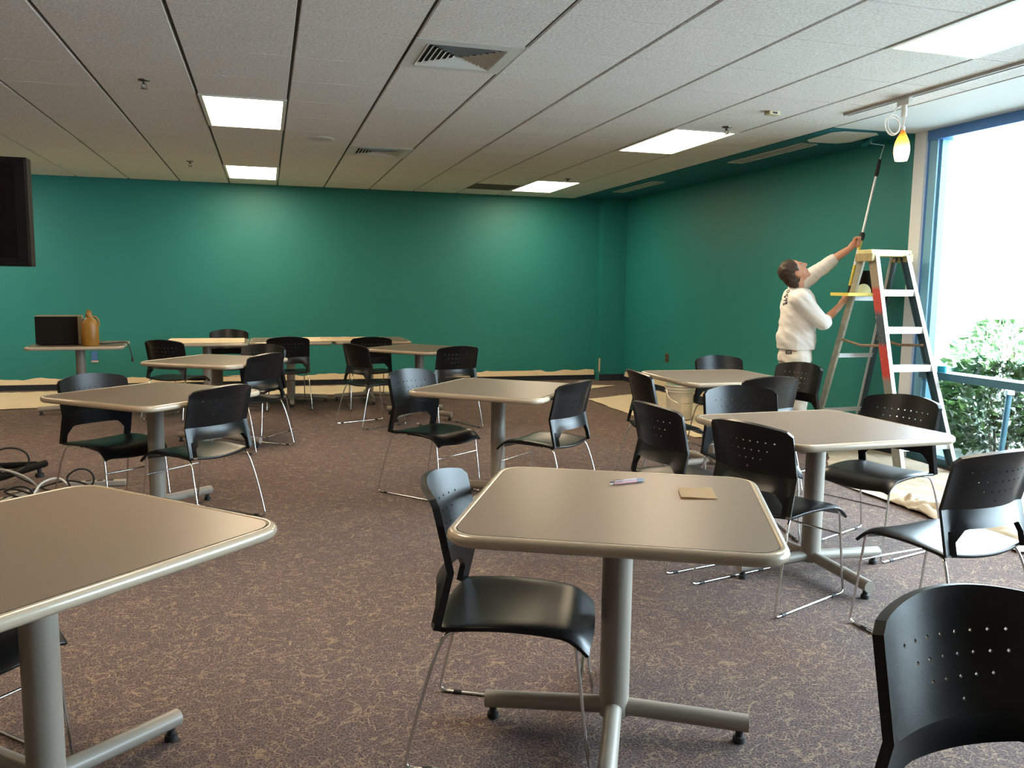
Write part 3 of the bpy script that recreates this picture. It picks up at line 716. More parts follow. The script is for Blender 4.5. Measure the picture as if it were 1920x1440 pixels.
# ------------------------------------------------------------------ outlets
t = thing('wall_outlet', 'brown uncovered outlet low on the teal right wall', 'outlet', (XR, 10.26, .465))
bm = B(); box(bm, -.010, -.0005, -.045, .045, -.060, .060, bev=.003); obj('outlet_plate', bm, M['outlet'], t)
for s in (-1, 1):
    bm = B(); box(bm, -.013, -.0105, -.018, .018, s*.026-.014, s*.026+.014, bev=.002); obj('socket', bm, M['black'], t)
t = thing('wall_outlet', 'outlet masked with blue tape on the back wall under the microwave table', 'outlet', (-2.14, YB, .43))
bm = B(); box(bm, -.038, .038, -.009, -.0005, -.055, .065, bev=.003); obj('outlet_plate', bm, M['blue_tape'], t)
bm = B(); box(bm, -.040, .045, -.011, -.0005, -.078, -.057, bev=.002); obj('tape_end', bm, mat('pink_tape', (.55, .40, .42), .7), t)

# ------------------------------------------------------------------ bucket
t = thing('paint_bucket', 'white plastic bucket standing on the drop cloth behind the right-hand table', 'bucket', (4.20, 8.0, .024))
bm = B(); lathe(bm, [(0, 0), (.125, 0), (.130, .006), (.150, .365), (.145, .365), (.126, .012), (0, .010)], 36); obj('bucket_body', bm, M['bucket'], t, 50)
for z in (.355, .325, .295):
    bm = B(); r = .130+z*.0548; lathe(bm, [(r-.002, z-.006), (r+.010, z-.006), (r+.010, z+.005), (r-.002, z+.005)], 36); obj('rim_band', bm, M['bucket'], t, 50)
bm = B(); lathe(bm, [(.1425, .345), (0, .345)], 30); obj('paint_surface', bm, M['teal'], t)
bm = B(); tube(bm, catmull([(.155, 0, .315), (.158, -.06, .24), (.10, -.15, .19), (0, -.175, .18), (-.10, -.15, .19), (-.158, -.06, .24), (-.155, 0, .315)], 6), .003, 7); obj('bail_handle', bm, M['chrome'], t, 60)
bm = B()
for i in range(5): pass
bm, V, F = grid_bm(8, 6, lambda u, v: Vector(((.1285+(.09+v*.15)*.0567+.001)*math.cos(-1.9+u*.9), (.1285+(.09+v*.15)*.0567+.001)*math.sin(-1.9+u*.9), .09+v*.15)))
obj('bucket_sticker', bm, mat('faded_label', (.72, .64, .52), .6), t, 60)

# ------------------------------------------------------------------ television on stand, cables
t = thing('television', 'black flat television cut by the left edge of the photo, raised on a stand', 'television', (-2.12, 6.38, 1.845))
bm = B(); box(bm, -.62, .62, -.03, .085, -.357, .357, bev=.008); obj('casing', bm, M['tv_edge'], t)
bm = B(); box(bm, -.61, .61, -.042, -.0305, -.35, .35, bev=.004); bz = obj('bezel', bm, M['tv'], t)
bm = B(); box(bm, -.575, .545, -.0445, -.0425, -.30, .315); obj('screen', bm, M['screen'], bz)
t = thing('television_stand', 'black floor stand of the television, one foot bar reaching towards the cables', 'stand', (-2.12, 6.55, 0))
bm = B(); tube(bm, [(0, .03, .10), (0, .03, 2.0)], .04, 16); obj('column', bm, M['tv'], t, 40)
bm = B(); box(bm, -.2, .2, -.078, -.01, 1.70, 2.0, bev=.004); obj('bracket', bm, M['tv'], t)
for a, b_ in (((.22, -.70, .085), (.565, .11, .085)), ((-.22, -.70, .085), (-.565, .11, .085))):
    bm = B(); tube(bm, [a, b_], .026, 14); l = obj('foot_bar', bm, M['tv'], t, 40)
    for k in (.06, .93):
        q = Vector(a).lerp(Vector(b_), k)
        bm = B(); lathe(bm, [(0, .066), (.014, .066), (.014, .03), (.03, .028), (.03, 0), (0, 0)], 14, q.x, q.y); obj('foot_pad', bm, M['black'], l, 40)
bm = B(); tube(bm, [(-.53, .03, .095), (.53, .03, .095)], .024, 14); obj('cross_bar', bm, M['tv'], t, 40)
def cable(pts, r, m, lab, g='tangled cables on the carpet'):
    bm = B(); tube(bm, catmull(pts, 8), r, 7); return tag(obj('cable', bm, m, None, 60), lab, 'cable', g)
cx, cy = -1.62, 6.20
def loop(c, rx, rz, tilt, n=10, a0=0, turns=1.0, lift=0):
    out = []
    for k in range(int(n*turns)+1):
        a = a0+2*PI*k/n
        out.append((c[0]+rx*math.cos(a)*math.cos(tilt), c[1]+rx*math.cos(a)*math.sin(tilt), c[2]+rz*math.sin(a)+lift*k/n))
    return out
cable([(-2.05, 6.25, .01)]+loop((-1.66, 6.20, .205), .115, .085, .2, 10, -2.6, .9)+[(-1.50, 6.18, .03), (-1.40, 6.10, .012)], .007, M['cord_black'], 'black cable in a tall loop over the television stand foot')
cable([(-1.95, 6.05, .01), (-1.83, 6.02, .14), (-1.70, 6.05, .18), (-1.55, 6.08, .12), (-1.47, 6.08, .02), (-1.58, 5.95, .012), (-1.75, 5.92, .012)], .008, M['cord_grey'], 'grey cable arching beside the television stand foot')
cable([(-1.62, 5.90, .012), (-1.45, 6.02, .05), (-1.30, 6.08, .075), (-1.18, 6.05, .055), (-1.12, 5.98, .014), (-1.24, 5.90, .012), (-1.36, 5.88, .014)], .007, M['cord_black'], 'low black cable curving to the right of the pile')
cable([(-1.33, 6.00, .012)]+loop((-1.20, 6.02, .09), .080, .075, .35, 10, 3.6, .95)+[(-1.22, 5.93, .014)], .007, M['cord_black'], 'black cable in a rounded loop at the right end of the pile')
cable([(-1.85, 5.85, .012), (-1.70, 5.86, .07), (-1.58, 5.88, .085), (-1.45, 5.84, .05), (-1.40, 5.74, .012), (-1.55, 5.68, .012)], .007, M['cord_black'], 'black cable in a flat arch at the front of the pile')
cable([(-1.55, 5.72, .012), (-1.46, 5.86, .03), (-1.42, 5.98, .09), (-1.33, 6.04, .10), (-1.22, 5.96, .03), (-1.10, 5.86, .012)], .0075, M['cord_white'], 'white cable running through the middle of the pile')
cable([(-1.95, 5.72, .012), (-1.80, 5.78, .03), (-1.62, 5.75, .012), (-1.48, 5.80, .03), (-1.40, 5.90, .012)], .007, M['cord_black'], 'short black cable lying at the left front of the pile')
cable([(-1.68, 5.66, .012), (-1.58, 5.78, .04), (-1.50, 5.92, .05), (-1.52, 6.05, .03), (-1.66, 6.08, .012)], .0075, M['cord_grey'], 'grey cable crossing the front of the pile')
cable([(-1.98, 6.10, .012)]+loop((-1.80, 6.10, .13), .10, .10, .5, 10, 2.8, 1.3)+[(-1.75, 5.95, .012)], .007, M['cord_black'], 'black cable coiled upright at the far left of the pile')
cable([(-1.62, 5.80, .012)]+loop((-1.52, 5.84, .055), .075, .05, .1, 10, 3.4, .9)+[(-1.42, 5.78, .012)], .007, M['cord_black'], 'small black cable loop low in the middle of the pile')
t = thing('power_strip', 'flat grey power strip on the carpet by the cables', 'power strip', (-1.13, 6.22, 0), -.05)
bm = B(); box(bm, -.18, .18, -.030, .030, .002, .036, bev=.006); obj('strip_body', bm, M['cord_grey'], t)
for k in range(4):
    bm = B(); box(bm, -.13+k*.07-.018, -.13+k*.07+.018, -.018, .018, .0365, .039); obj('socket', bm, M['black'], t)

# ------------------------------------------------------------------ stepladder
LX, LY, LA = 4.86, 5.82, .02
t = thing('stepladder', 'paint-spattered fibreglass stepladder with yellow top standing by the window', 'ladder', (LX, LY, .0045), LA)
Ht, WF, WR, DF, DR, WT = 1.725, .268, .238, .60, .50, .168
def rail(a, b, s, web, fl, front, name, ms):      # C-channel: web in the y-z plane, flanges pointing inward
    a, b = Vector(a), Vector(b); bm = B(); th = .006; sg = 1 if s > 0 else -1
    def prism(x0, x1, y0, y1, mi):
        vs = []
        for p in (b, a):
            for (x, y) in ((x0, y0), (x1, y0), (x1, y1), (x0, y1)): vs.append(bm.verts.new((p.x+x, p.y+y, p.z)))
        for q in ((0, 1, 2, 3), (7, 6, 5, 4), (0, 4, 5, 1), (1, 5, 6, 2), (2, 6, 7, 3), (3, 7, 4, 0)):
            f = bm.faces.new([vs[k] for k in q]); f.material_index = mi
    prism(-th/2, th/2, -web/2, web/2, 0)
    e = -web/2 if front else web/2
    prism(min(0, -sg*fl), max(0, -sg*fl), e-th/2, e+th/2, 1)
    prism(min(0, -sg*fl*.8), max(0, -sg*fl*.8), -e-th/2, -e+th/2, 0)
    bmesh.ops.recalc_face_normals(bm, faces=bm.faces[:])
    return obj(name, bm, ms, t)
def fr(z, s, front):   # point on a rail centre line at height z
    q = 1-(z-.03)/(Ht-.07)
    return (s*(WT+((WF if front else WR)-WT)*q), (-(.055+(DF-.055)*q)) if front else (.055+(DR-.055)*q))
for s in (-1, 1):
    x1, y1 = fr(Ht-.04, s, True); x0, y0 = fr(.03, s, True)
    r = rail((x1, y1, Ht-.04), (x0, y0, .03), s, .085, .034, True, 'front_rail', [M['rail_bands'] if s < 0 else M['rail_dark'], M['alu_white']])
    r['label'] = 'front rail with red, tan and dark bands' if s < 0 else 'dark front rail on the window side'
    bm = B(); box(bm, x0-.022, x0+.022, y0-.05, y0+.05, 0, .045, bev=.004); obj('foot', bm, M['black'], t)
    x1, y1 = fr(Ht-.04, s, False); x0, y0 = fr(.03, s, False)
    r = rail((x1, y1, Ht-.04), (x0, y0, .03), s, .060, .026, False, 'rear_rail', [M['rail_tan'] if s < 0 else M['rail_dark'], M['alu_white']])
    bm = B(); box(bm, x0-.02, x0+.02, y0-.04, y0+.04, 0, .045, bev=.004); obj('foot', bm, M['black'], t)
for z in (.22, .515, .81, 1.105, 1.40):
    x, y = fr(z, 1, True); bm = B(); box(bm, -x+.004, x-.004, y-.040, y+.040, z-.006, z+.006); box(bm, -x+.004, x-.004, y-.042, y-.036, z-.045, z+.006); box(bm, -x+.004, x-.004, y+.036, y+.040, z-.030, z)
    obj('step', bm, M['alu_white'], t)
for z in (.35, .84, 1.33):
    x, y = fr(z, 1, False); bm = B(); box(bm, -x+.004, x-.004, y+.012, y+.018, z-.018, z+.018); box(bm, -x+.004, x-.004, y-.002, y+.018, z+.012, z+.018); obj('rear_brace', bm, M['alu_white'], t)
for s in (-1, 1):
    xf, yf = fr(.965, s, True); xr, yr = fr(.985, s, False)
    bm = B(); tube(bm, [(xr-s*.012, yr-.01, .985), (s*.01+(xr+xf)/2-s*.02, (yr+yf)/2, .950), (xf-s*.012, yf+.01, .965)], .011, 8); obj('spreader', bm, M['spreader'], t, 50)
bm = B(); box(bm, -.20, .20, -.085, .085, Ht-.052, Ht, bev=.010); obj('top_cap', bm, M['yellow_pale'], t)
bm = B()                                                             # worn end of the cap and side brackets
for s in (-1, 1):
    box(bm, s*.185-.019, s*.185+.019, -.10, .10, Ht-.095, Ht-.030, bev=.006)
obj('cap_bracket', bm, mat('worn_bracket', (.42, .33, .16), .6, noise_amt=.4, noise_scale=30), t)
# fold-out pail shelf behind the rear rails
x, y = fr(1.36, 1, False)
bm = B()
pts = [(-.295, y-.10), (.30, y-.10), (.30, y+.15), (.24, y+.20), (0, y+.20), (-.05, y+.12), (-.295, y+.12)]
lo = [bm.verts.new((a, b, 1.350)) for a, b in pts]; hi = [bm.verts.new((a, b, 1.376)) for a, b in pts]
bm.faces.new(lo[::-1]); bm.faces.new(hi)
for k in range(7): bm.faces.new((lo[k], lo[(k+1) % 7], hi[(k+1) % 7], hi[k]))
bmesh.ops.recalc_face_normals(bm, faces=bm.faces[:]); sh = obj('pail_shelf', bm, M['yellow'], t)
bm = B()
N_ = 16
for yy in (y+.02, y+.045):
    pass
a = [bm.verts.new((-.06+.075*math.cos(PI*k/N_), y+.00, 1.376+.075*math.sin(PI*k/N_))) for k in range(N_+1)]
b = [bm.verts.new((-.06+.075*math.cos(PI*k/N_), y+.010, 1.376+.075*math.sin(PI*k/N_))) for k in range(N_+1)]
bm.faces.new(a); bm.faces.new(b[::-1])
for k in range(N_): bm.faces.new((a[k], b[k], b[k+1], a[k+1]))
bmesh.ops.recalc_face_normals(bm, faces=bm.faces[:]); obj('shelf_guard', bm, M['yellow_pale'], sh)
# black paint pail on the shelf
c, s_ = math.cos(LA), math.sin(LA); px, py = .050, y+.108
tt = thing('paint_pail', 'black paint pail standing on the yellow shelf of the stepladder', 'pail', (LX+px*c-py*s_, LY+px*s_+py*c, 1.3765))
bm = B(); lathe(bm, [(0, 0), (.075, 0), (.082, .01), (.086, .185), (.081, .185), (.075, .01), (0, .008)], 28); obj('pail_body', bm, M['tv'], tt, 50)
bm = B(); lathe(bm, [(.084, .178), (.091, .178), (.091, .190), (.084, .190)], 28); obj('pail_rim', bm, M['tv'], tt, 50)

# roll of tape on the window rail
t = thing('tape_roll', 'teal roll of tape sitting on the blue window rail beside the ladder', 'tape', (5.235, 5.515, .7555))
bm = B(); lathe(bm, [(.020, 0), (.036, 0), (.036, .048), (.020, .048), (.020, 0)], 24); obj('tape_body', bm, M['cyan_tape'], t, 50)
bm = B(); lathe(bm, [(.017, .001), (.0205, .001), (.0205, .047), (.017, .047), (.017, .001)], 24); obj('tape_core', bm, M['kraft'], t, 50)

# ------------------------------------------------------------------ painter (x forward, y to his left)
PX, PY, PA = 4.40, 6.33, -.284
def vox(name, fn, vs, m, parent, smooth_it=6, disp=None):
    bm = B(); fn(bm); me = bpy.data.meshes.new(name); bm.to_mesh(me); bm.free()
    o = bpy.data.objects.new(name, me); COL.objects.link(o)
    r = o.modifiers.new('r', 'REMESH'); r.mode = 'VOXEL'; r.voxel_size = vs; r.use_smooth_shade = True
    s = o.modifiers.new('s', 'SMOOTH'); s.iterations = smooth_it; s.factor = .5
    bake(o); o.data.materials.clear(); o.data.materials.append(m)
    if disp:
        for v in o.data.vertices: v.co += disp(v.co, v.normal)
    for p in o.data.polygons: p.use_smooth = True
    o.parent = parent
    return o
def cap(bm, p0, r0, p1, r1, n=6, seg=14):
    p0, p1 = Vector(p0), Vector(p1); d = p1-p0; L = d.length; d.normalize()
    P = []; R = []
    for k in range(n+1):
        a = PI/2*(1-k/n); P.append(p0-d*r0*math.sin(a)); R.append(max(.0008, r0*math.cos(a)))
    for k in range(n+1):
        a = PI/2*k/n; P.append(p1+d*r1*math.sin(a)); R.append(max(.0008, r1*math.cos(a)))
    tube(bm, P, R, seg)
def chain(bm, pts, rs):
    for i in range(len(pts)-1): cap(bm, pts[i], rs[i], pts[i+1], rs[i+1])
def ell(bm, c, rad, rot=None, seg=20):
    mt = Matrix.Translation(c) @ (rot.to_4x4() if rot else Matrix.Identity(4)) @ Matrix.Diagonal((*rad, 1))
    bmesh.ops.create_uvsphere(bm, u_segments=seg, v_segments=12, radius=1, matrix=mt)
# head frame: face direction and crown direction in the x-z plane, head tipped back to look up at the roller
pit = math.radians(46); fd = Vector((math.cos(pit), 0, math.sin(pit))); cd = Vector((-math.sin(pit), 0, math.cos(pit))); yd = Vector((0, 1, 0))
HR = Matrix((fd, yd, cd)).transposed()
HC = Vector((-.018, 0, 1.550))
def hp(f, y, c): return HC+fd*f+yd*y+cd*c
shR, elR, wrR, haR = Vector((-.015, -.185, 1.315)), Vector((.166, -.215, 1.122)), Vector((.350, -.095, 1.268)), Vector((.425, -.028, 1.325))
shL, elL, wrL, haL = Vector((.075, .165, 1.435)), Vector((.365, .135, 1.672)), Vector((.470, .050, 1.765)), Vector((.512, .012, 1.808))
NECK = Vector((.010, 0, 1.400))
pole_dir = (Vector((.655, 0, 2.507))-Vector((.441, 0, 1.301))).normalized()
def hand(bm, wr, ce, side):
    ax = pole_dir; d = (ce-wr).normalized()
    pd = d-ax*d.dot(ax); pd.normalize(); sd = ax.cross(pd)
    palm = ce-pd*.028
    cap(bm, wr, .027, wr.lerp(palm, .6), .030); cap(bm, palm-ax*.028, .020, palm+ax*.028, .020)
    for k in range(4):
        q = -.033+k*.022; rr = (.0095, .0105, .0105, .0095)[k]; lf = (.92, 1.04, 1.08, .98)[k]
        r0 = .027*lf
        pts = [ce+ax*q+pd*(-.030)+sd*side*.012]
        for a in (150, 95, 35, -25, -70): pts.append(ce+ax*q+(pd*(-math.cos(math.radians(180-a)) if False else math.cos(math.radians(a)))+sd*side*math.sin(math.radians(a)))*r0)
        chain(bm, pts, [rr*1.1, rr, rr, rr*.95, rr*.9, rr*.8])
    tpts = [palm-sd*side*.012+ax*.030, ce+ax*.040-sd*side*.026-pd*.008, ce+ax*.046-sd*side*.022+pd*.016, ce+ax*.048-sd*side*.006+pd*.026]
    chain(bm, tpts, [.013, .012, .011, .009])
def body(bm):
    # legs and trunk
    for s in (-1, 1):
        chain(bm, [(.005, s*.09, .86), (.035, s*.10, .47), (-.01, s*.115, .09)], [.070, .050, .038]); cap(bm, (-.03, s*.115, .05), .035, (.12, s*.125, .035), .028)
    chain(bm, [(.015, 0, .86), (.02, 0, 1.02), (.02, 0, 1.24)], [.08, .09, .10]); cap(bm, (.015, -.05, .84), .07, (.015, .05, .84), .07); cap(bm, (.02, -.05, 1.02), .08, (.02, .05, 1.02), .08); cap(bm, (.02, -.07, 1.22), .085, (.03, .07, 1.24), .085)
    cap(bm, (.0, -.11, 1.32), .055, (.05, .11, 1.35), .055)
    chain(bm, [NECK-Vector((0, 0, .06)), NECK, HC+fd*-.02+cd*-.05], [.062, .058, .056])
    # arms
    chain(bm, [shR, elR, wrR], [.045, .040, .027]); chain(bm, [shL, elL, wrL], [.045, .040, .027])
    hand(bm, wrR, haR, 1); hand(bm, wrL, haL, 1)
    # head
    ell(bm, hp(-.012, 0, .030), (.096, .076, .092), HR); ell(bm, hp(.018, 0, -.030), (.074, .064, .080), HR)
    cap(bm, hp(.030, -.035, -.055), .030, hp(.068, 0, -.094), .022); cap(bm, hp(.030, .035, -.055), .030, hp(.068, 0, -.094), .022)
    cap(bm, hp(.086, 0, .022), .010, hp(.112, 0, -.020), .013); ell(bm, hp(.102, 0, -.026), (.012, .018, .009), HR)       # nose
    cap(bm, hp(.080, -.045, .032), .011, hp(.080, .045, .032), .011)                                                   # brow ridge
    cap(bm, hp(.086, -.018, -.052), .008, hp(.086, .018, -.052), .008); cap(bm, hp(.083, -.016, -.064), .009, hp(.083, .016, -.064), .009)   # lips
    for s in (-1, 1):
        ell(bm, hp(.058, s*.042, -.012), (.022, .020, .020), HR)
        ell(bm, hp(-.012, s*.076, -.018), (.022, .010, .033), HR); ell(bm, hp(-.008, s*.080, -.040), (.013, .009, .014), HR)     # ears
def tmpbody():
    o = vox('person', body, .0065, M['skin'], None, 5); return o
man = tmpbody(); man.location = (PX, PY, 0); man.rotation_euler.z = PA
tag(man, 'person in white shirt and trousers reaching up with a paint roller, head tilted back', 'person')
def wrinkle(amp, sc):
    def d(co, n):
        q = Vector((co.x*sc*.7, co.y*sc*.7, co.z*sc*1.5+co.x*sc*.9)); k = noise.noise(q)+.5*noise.noise(q*2.1)
        return n*amp*k
    return d
def shirt(bm):
    rows = [(.885, .022, .150, .165), (.95, .022, .160, .168), (1.02, .022, .158, .165), (1.10, .024, .146, .165), (1.20, .026, .140, .175), (1.30, .027, .136, .185), (1.36, .024, .118, .165), (1.405, .016, .090, .105)]
    rings = []
    for z, cxx, rx, ry in rows:
        rings.append([bm.verts.new((cxx+rx*math.copysign(abs(math.cos(a))**.85, math.cos(a)), ry*math.copysign(abs(math.sin(a))**.85, math.sin(a)), z)) for a in [2*PI*k/28 for k in range(28)]])
    for P, Q in zip(rings, rings[1:]):
        for k in range(28): bm.faces.new((P[k], P[(k+1) % 28], Q[(k+1) % 28], Q[k]))
    bm.faces.new(rings[0][::-1]); bm.faces.new(rings[-1])
    eR = elR.lerp(wrR, .10); eL = elL.lerp(wrL, .02)
    chain(bm, [Vector((.0, -.11, 1.33)), shR, shR.lerp(elR, .6), elR, eR], [.085, .082, .070, .063, .060])
    chain(bm, [Vector((.03, .09, 1.36)), shL, shL.lerp(elL, .5), shL.lerp(elL, .93)], [.085, .080, .066, .058])
    tube(bm, [NECK+Vector((-.005, 0, -.02)), NECK+Vector((-.004, 0, .018))], [.085, .067], 20)
sh = vox('shirt', shirt, .008, M['shirt'], man, 4, wrinkle(.010, 9))
def trs(bm):
    tube(bm, [(.020, 0, .78), (.020, 0, .86), (.022, 0, .93)], [.142, .138, .128], 26)
    for v in bm.verts: v.co.y *= 1.12
    for s in (-1, 1):
        chain(bm, [(.015, s*.085, .80), (.025, s*.095, .60), (.035, s*.105, .42), (.015, s*.115, .20), (.005, s*.118, .085)], [.108, .092, .078, .072, .070])
vox('trousers', trs, .009, M['trousers'], man, 3, wrinkle(.006, 11))
def shoes(bm):
    for s in (-1, 1):
        cap(bm, (-.05, s*.118, .052), .046, (.14, s*.13, .042), .040); box(bm, -.09, .17, s*.125-.045, s*.125+.045, 0, .022)
        cap(bm, (-.02, s*.118, .07), .05, (-.02, s*.118, .11), .048)
vox('shoes', shoes, .008, M['shoe'], man, 2)
def hair(bm):
    ell(bm, hp(-.024, 0, .040), (.104, .085, .098), HR); ell(bm, hp(-.055, 0, -.020), (.072, .078, .085), HR)
    cap(bm, hp(-.085, -.045, -.075), .030, hp(-.085, .045, -.075), .030)
    for s in (-1, 1): cap(bm, hp(.010, s*.070, .012), .014, hp(.012, s*.072, -.012), .008)
def hair_cut(co, n): return n*.005*noise.noise(co*38)
hr = vox('hair', hair, .0065, M['hair'], man, 3, hair_cut)
bmh = bmesh.new(); bmh.from_mesh(hr.data)                             # cut the hair back from the face and round the ears
dv = []
for v in bmh.verts:
    r = v.co-HC; f, c = r.dot(fd), r.dot(cd); y = abs(r.y)
    line = .050 if c > .055 else (.050-(.055-c)*.55)
    if f > line+.004*math.sin(v.co.y*120) and c < .104: dv.append(v)
    elif (f+.008)**2/.026**2+(c+.022)**2/.036**2 < 1 and y > .05: dv.append(v)
bmesh.ops.delete(bmh, geom=dv, context='VERTS'); bmh.to_mesh(hr.data); bmh.free()
for s in (-1, 1):
    bm = B(); ell(bm, hp(.079, s*.031, .010), (.010, .013, .008), HR, 14); obj('eye', bm, mat('eye_white', (.6, .55, .5), .3), man, 180)
    bm = B(); ell(bm, hp(.087, s*.031, .011), (.004, .006, .006), HR, 12); obj('iris', bm, M['ink'], man, 180)
    bm = B(); cap(bm, hp(.092, s*.018, .032), .004, hp(.082, s*.048, .034), .003); obj('eyebrow', bm, M['hair'], man, 180)
# dark patch on the trouser waist and print on the shirt (drawn as small strokes)
def on_surface(target, p, d):
    ok, loc, n, i = target.ray_cast(Vector(p), Vector(d)); return (loc, n) if ok else (Vector(p), -Vector(d))
def decal(name, target, p, d, w, h, m, up=Vector((0, 0, 1)), n=5, lift=.003, parent=None):
    d = Vector(d).normalized(); sx = d.cross(up).normalized(); uy = sx.cross(d).normalized()
    bm, V, F = grid_bm(n, n, lambda u, v: (lambda q: q[0]+q[1]*lift)(on_surface(target, Vector(p)+sx*(u-.5)*w+uy*(v-.5)*h-d*.3, d)))
    return obj(name, bm, m, parent, 60)
tr = [c for c in man.children if c.name.startswith('trousers')][0]
bx = decal('waist_patch', tr, (-.085, -.15, .866), (.35, .94, 0), .050, .032, M['ink'], parent=tr)
for k in (-1, 1): decal('patch_line', tr, (-.085, -.15, .866+k*.006), (.35, .94, 0), .036, .004, M['trousers'], parent=bx, lift=.0045, n=4)
def letters(target, origin, d, adv, s, word):
    d = Vector(d).normalized(); adv = Vector(adv).normalized(); upl = adv.cross(d).normalized()
    bm = B()
    strokes = {'O': [[(0, 0), (.3, .5), (.6, .5), (.8, 0), (.6, -.5), (.3, -.5), (0, 0)]], 'N': [[(0, -.5), (0, .5), (.7, -.5), (.7, .5)]], 'D': [[(0, -.5), (0, .5), (.5, .35), (.65, 0), (.5, -.35), (0, -.5)]],
               'R': [[(0, -.5), (0, .5), (.5, .4), (.5, .1), (0, 0), (.6, -.5)]], 'A': [[(0, -.5), (.35, .5), (.7, -.5)], [(.15, -.1), (.55, -.1)]], 'I': [[(.2, -.5), (.2, .5)]], 'C': [[(.7, .35), (.4, .5), (.05, .2), (.05, -.2), (.4, -.5), (.7, -.35)]], 'S': [[(.6, .4), (.2, .5), (.1, .2), (.55, -.1), (.5, -.45), (0, -.4)]]}
    for i, ch in enumerate(word):
        for st in strokes[ch]:
            P = []
            for a, b in st:
                q = Vector(origin)+adv*(i*1.15+a)*s+upl*b*s
                l, n = on_surface(target, q-d*.3, d); P.append(l+n*.002)
            tube(bm, P, .0035, 5)
    return bm
obj('back_lettering', letters(sh, (-.13, -.085, 1.395), (.80, .60, 0), (0, 0, -1), .030, 'OCNR'), M['ink'], sh)
obj('back_lettering', letters(sh, (-.14, -.035, 1.345), (.95, .30, 0), (0, 0, -1), .026, 'SIO'), M['ink'], sh)
obj('chest_print', letters(sh, (.15, -.085, 1.345), (-.55, .83, 0), (0, 0, -1), .022, 'ACI'), M['ink'], sh)

# paint roller on its pole, held in both hands
t = thing('paint_roller', 'long pole paint roller held up against the teal ceiling edge by the person', 'paint roller', (PX, PY, 0), PA)
def pp_(z): return Vector((.441+(z-1.301)*(.655-.441)/(2.507-1.301), 0, z))
bm = B(); tube(bm, [pp_(1.285), pp_(1.45)], .0135, 14); obj('pole_butt', bm, M['black'], t, 50)
bm = B(); tube(bm, [pp_(1.44), pp_(1.615)], .0155, 14); tube(bm, [pp_(1.745), pp_(1.83)], .0155, 14); obj('pole_grip', bm, M['yellow'], t, 50)
bm = B(); tube(bm, [pp_(1.61), pp_(1.75)], .0150, 14); obj('pole_sleeve', bm, M['alu_white'], t, 50)
bm = B(); tube(bm, [pp_(1.825), pp_(1.84), pp_(1.88), pp_(1.895)], [.016, .023, .023, .014], 16); obj('twist_collar', bm, M['black'], t, 50)
bm = B(); tube(bm, [pp_(1.89), pp_(2.375)], .0105, 14); obj('pole', bm, M['aluminium'], t, 50)
bm = B(); tube(bm, [pp_(2.365), pp_(2.375), pp_(2.46), pp_(2.507)], [.014, .017, .015, .012], 14); obj('roller_handle', bm, M['black'], t, 50)
bm = B(); tube(bm, catmull([(.655, 0, 2.507), (.672, 0, 2.58), (.683, 0, 2.618), (.676, 0, 2.626), (.64, 0, 2.630), (.582, 0, 2.638), (.572, 0, 2.643), (.573, .0, 2.655), (.578, .004, 2.666), (.584, .02, 2.668), (.586, .05, 2.668)], 5), .0042, 8); obj('roller_frame', bm, M['chrome'], t, 50)
bm = B(); tube(bm, [(.584, .012, 2.668), (.600, .235, 2.668)], .0225, 16); obj('roller_cover', bm, mat('wet_teal_nap', (.006, .20, .24), .5, bump=.6, bump_scale=300), t, 50)

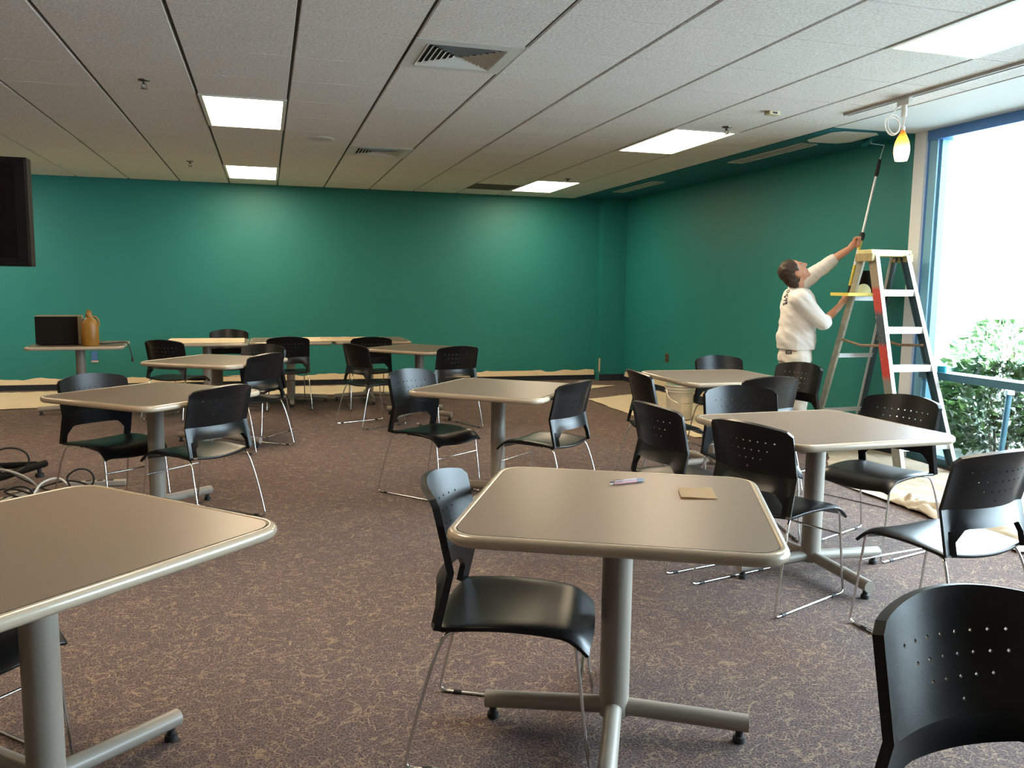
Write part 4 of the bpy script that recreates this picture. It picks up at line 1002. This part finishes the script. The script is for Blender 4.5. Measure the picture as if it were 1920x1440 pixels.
# ------------------------------------------------------------------ outdoors
bm = B(); box(bm, 5.38, 7.9, -8, 16, -.20, -.06); struct(obj('ground', bm, M['soil']))
bm = B(); box(bm, 7.9, 40, -30, 40, -.20, -.05); struct(obj('exterior_1', bm, M['concrete']))
def make_shrub(seed, r, h, n, ms):
    rg = np.random.default_rng(seed)
    t = thing('shrub', '', 'shrub', group='shrubs outside the window')
    bm = B()
    for k in range(n):
        th = rg.uniform(0, 2*PI); q = rg.uniform(0, 1)**.4; zz = rg.uniform(0.0, 1)
        prof = math.sin(PI*min(1, .18+zz*.78))**.55
        p = Vector((r*q*prof*math.cos(th), r*q*prof*math.sin(th), .03+h*zz))
        L = rg.uniform(.06, .115); Wd = L*rg.uniform(.30, .45)
        out = Vector((math.cos(th), math.sin(th), rg.uniform(-.2, .9))).normalized()
        sd = out.cross(Vector(rg.normal(size=3))).normalized(); nn = out.cross(sd)
        v = [bm.verts.new(p+x) for x in (Vector((0, 0, 0)), out*L*.45+sd*Wd+nn*.008, out*L-nn*.012, out*L*.45-sd*Wd+nn*.008)]
        f = bm.faces.new(v); f.material_index = int(rg.uniform() < .35)
    obj('foliage', bm, ms, t)
    bm = B()
    for k in range(7):
        a = rg.uniform(0, 2*PI); tube(bm, catmull([(0.05*math.cos(a), .05*math.sin(a), -.06), (.14*math.cos(a), .14*math.sin(a), h*.4), (r*.55*math.cos(a), r*.55*math.sin(a), h*.8)], 4), [.012]*4+[.009]*4+[.006], 6)
    obj('stem', bm, M['bark'], t, 60)
    return t
sh1 = make_shrub(1, .60, .80, 2600, [M['leaf'], M['leaf2']])
sh1.location = (6.40, 6.02, -.06); sh1['label'] = 'dark leafy shrub outside the glass, below the blue window rail'
o = dup(sh1); o.location = (6.45, 4.62, -.06); o.rotation_euler.z = 1.9; o['label'] = 'leafy shrub outside at the right edge of the window'
o = make_shrub(2, .72, 1.12, 1700, [M['leaf_glare'], M['leaf2']]); o.location = (7.62, 7.08, -.06); o['label'] = 'pale shrub outside, washed out by painted-in glare, seen above the blue window rail'
t = thing('outdoor_post', 'thin leaning blue post outdoors among the shrub leaves', 'post', (5.635, 5.25, -.06))
bm = B(); tube(bm, [(-.03, 0, 0), (.02, 0, .66)], .022, 12); obj('post_shaft', bm, M['post_blue'], t, 50)
bm = B(); lathe(bm, [(0, .70), (.034, .69), (.036, .655), (0, .655)], 14, .02, 0); obj('post_cap', bm, M['trim_white'], t, 50)

# ------------------------------------------------------------------ light
w = bpy.data.worlds.new('world'); scene.world = w; w.use_nodes = True
nt = w.node_tree; bg = nt.nodes['Background']
bg.inputs['Color'].default_value = (.72, .87, 1, 1); bg.inputs['Strength'].default_value = 28
for y0, y1 in ((2.8, 5.70), (-.2, 2.7)):
    l = bpy.data.lights.new('sky_portal', 'AREA'); l.shape = 'RECTANGLE'; l.size = 2.55; l.size_y = y1-y0; l.cycles.is_portal = True
    o = bpy.data.objects.new('sky_portal', l); COL.objects.link(o); o.location = (5.42, (y0+y1)/2, 1.33); o.rotation_euler = (0, PI/2, 0)
scene.view_settings.view_transform = 'Standard'; scene.view_settings.look = 'None'; scene.view_settings.exposure = 0; scene.view_settings.gamma = 1
scene.cycles.use_denoising = True
scene.cycles.max_bounces = 8; scene.cycles.diffuse_bounces = 5; scene.cycles.sample_clamp_indirect = 6; scene.cycles.caustics_reflective = False; scene.cycles.caustics_refractive = False
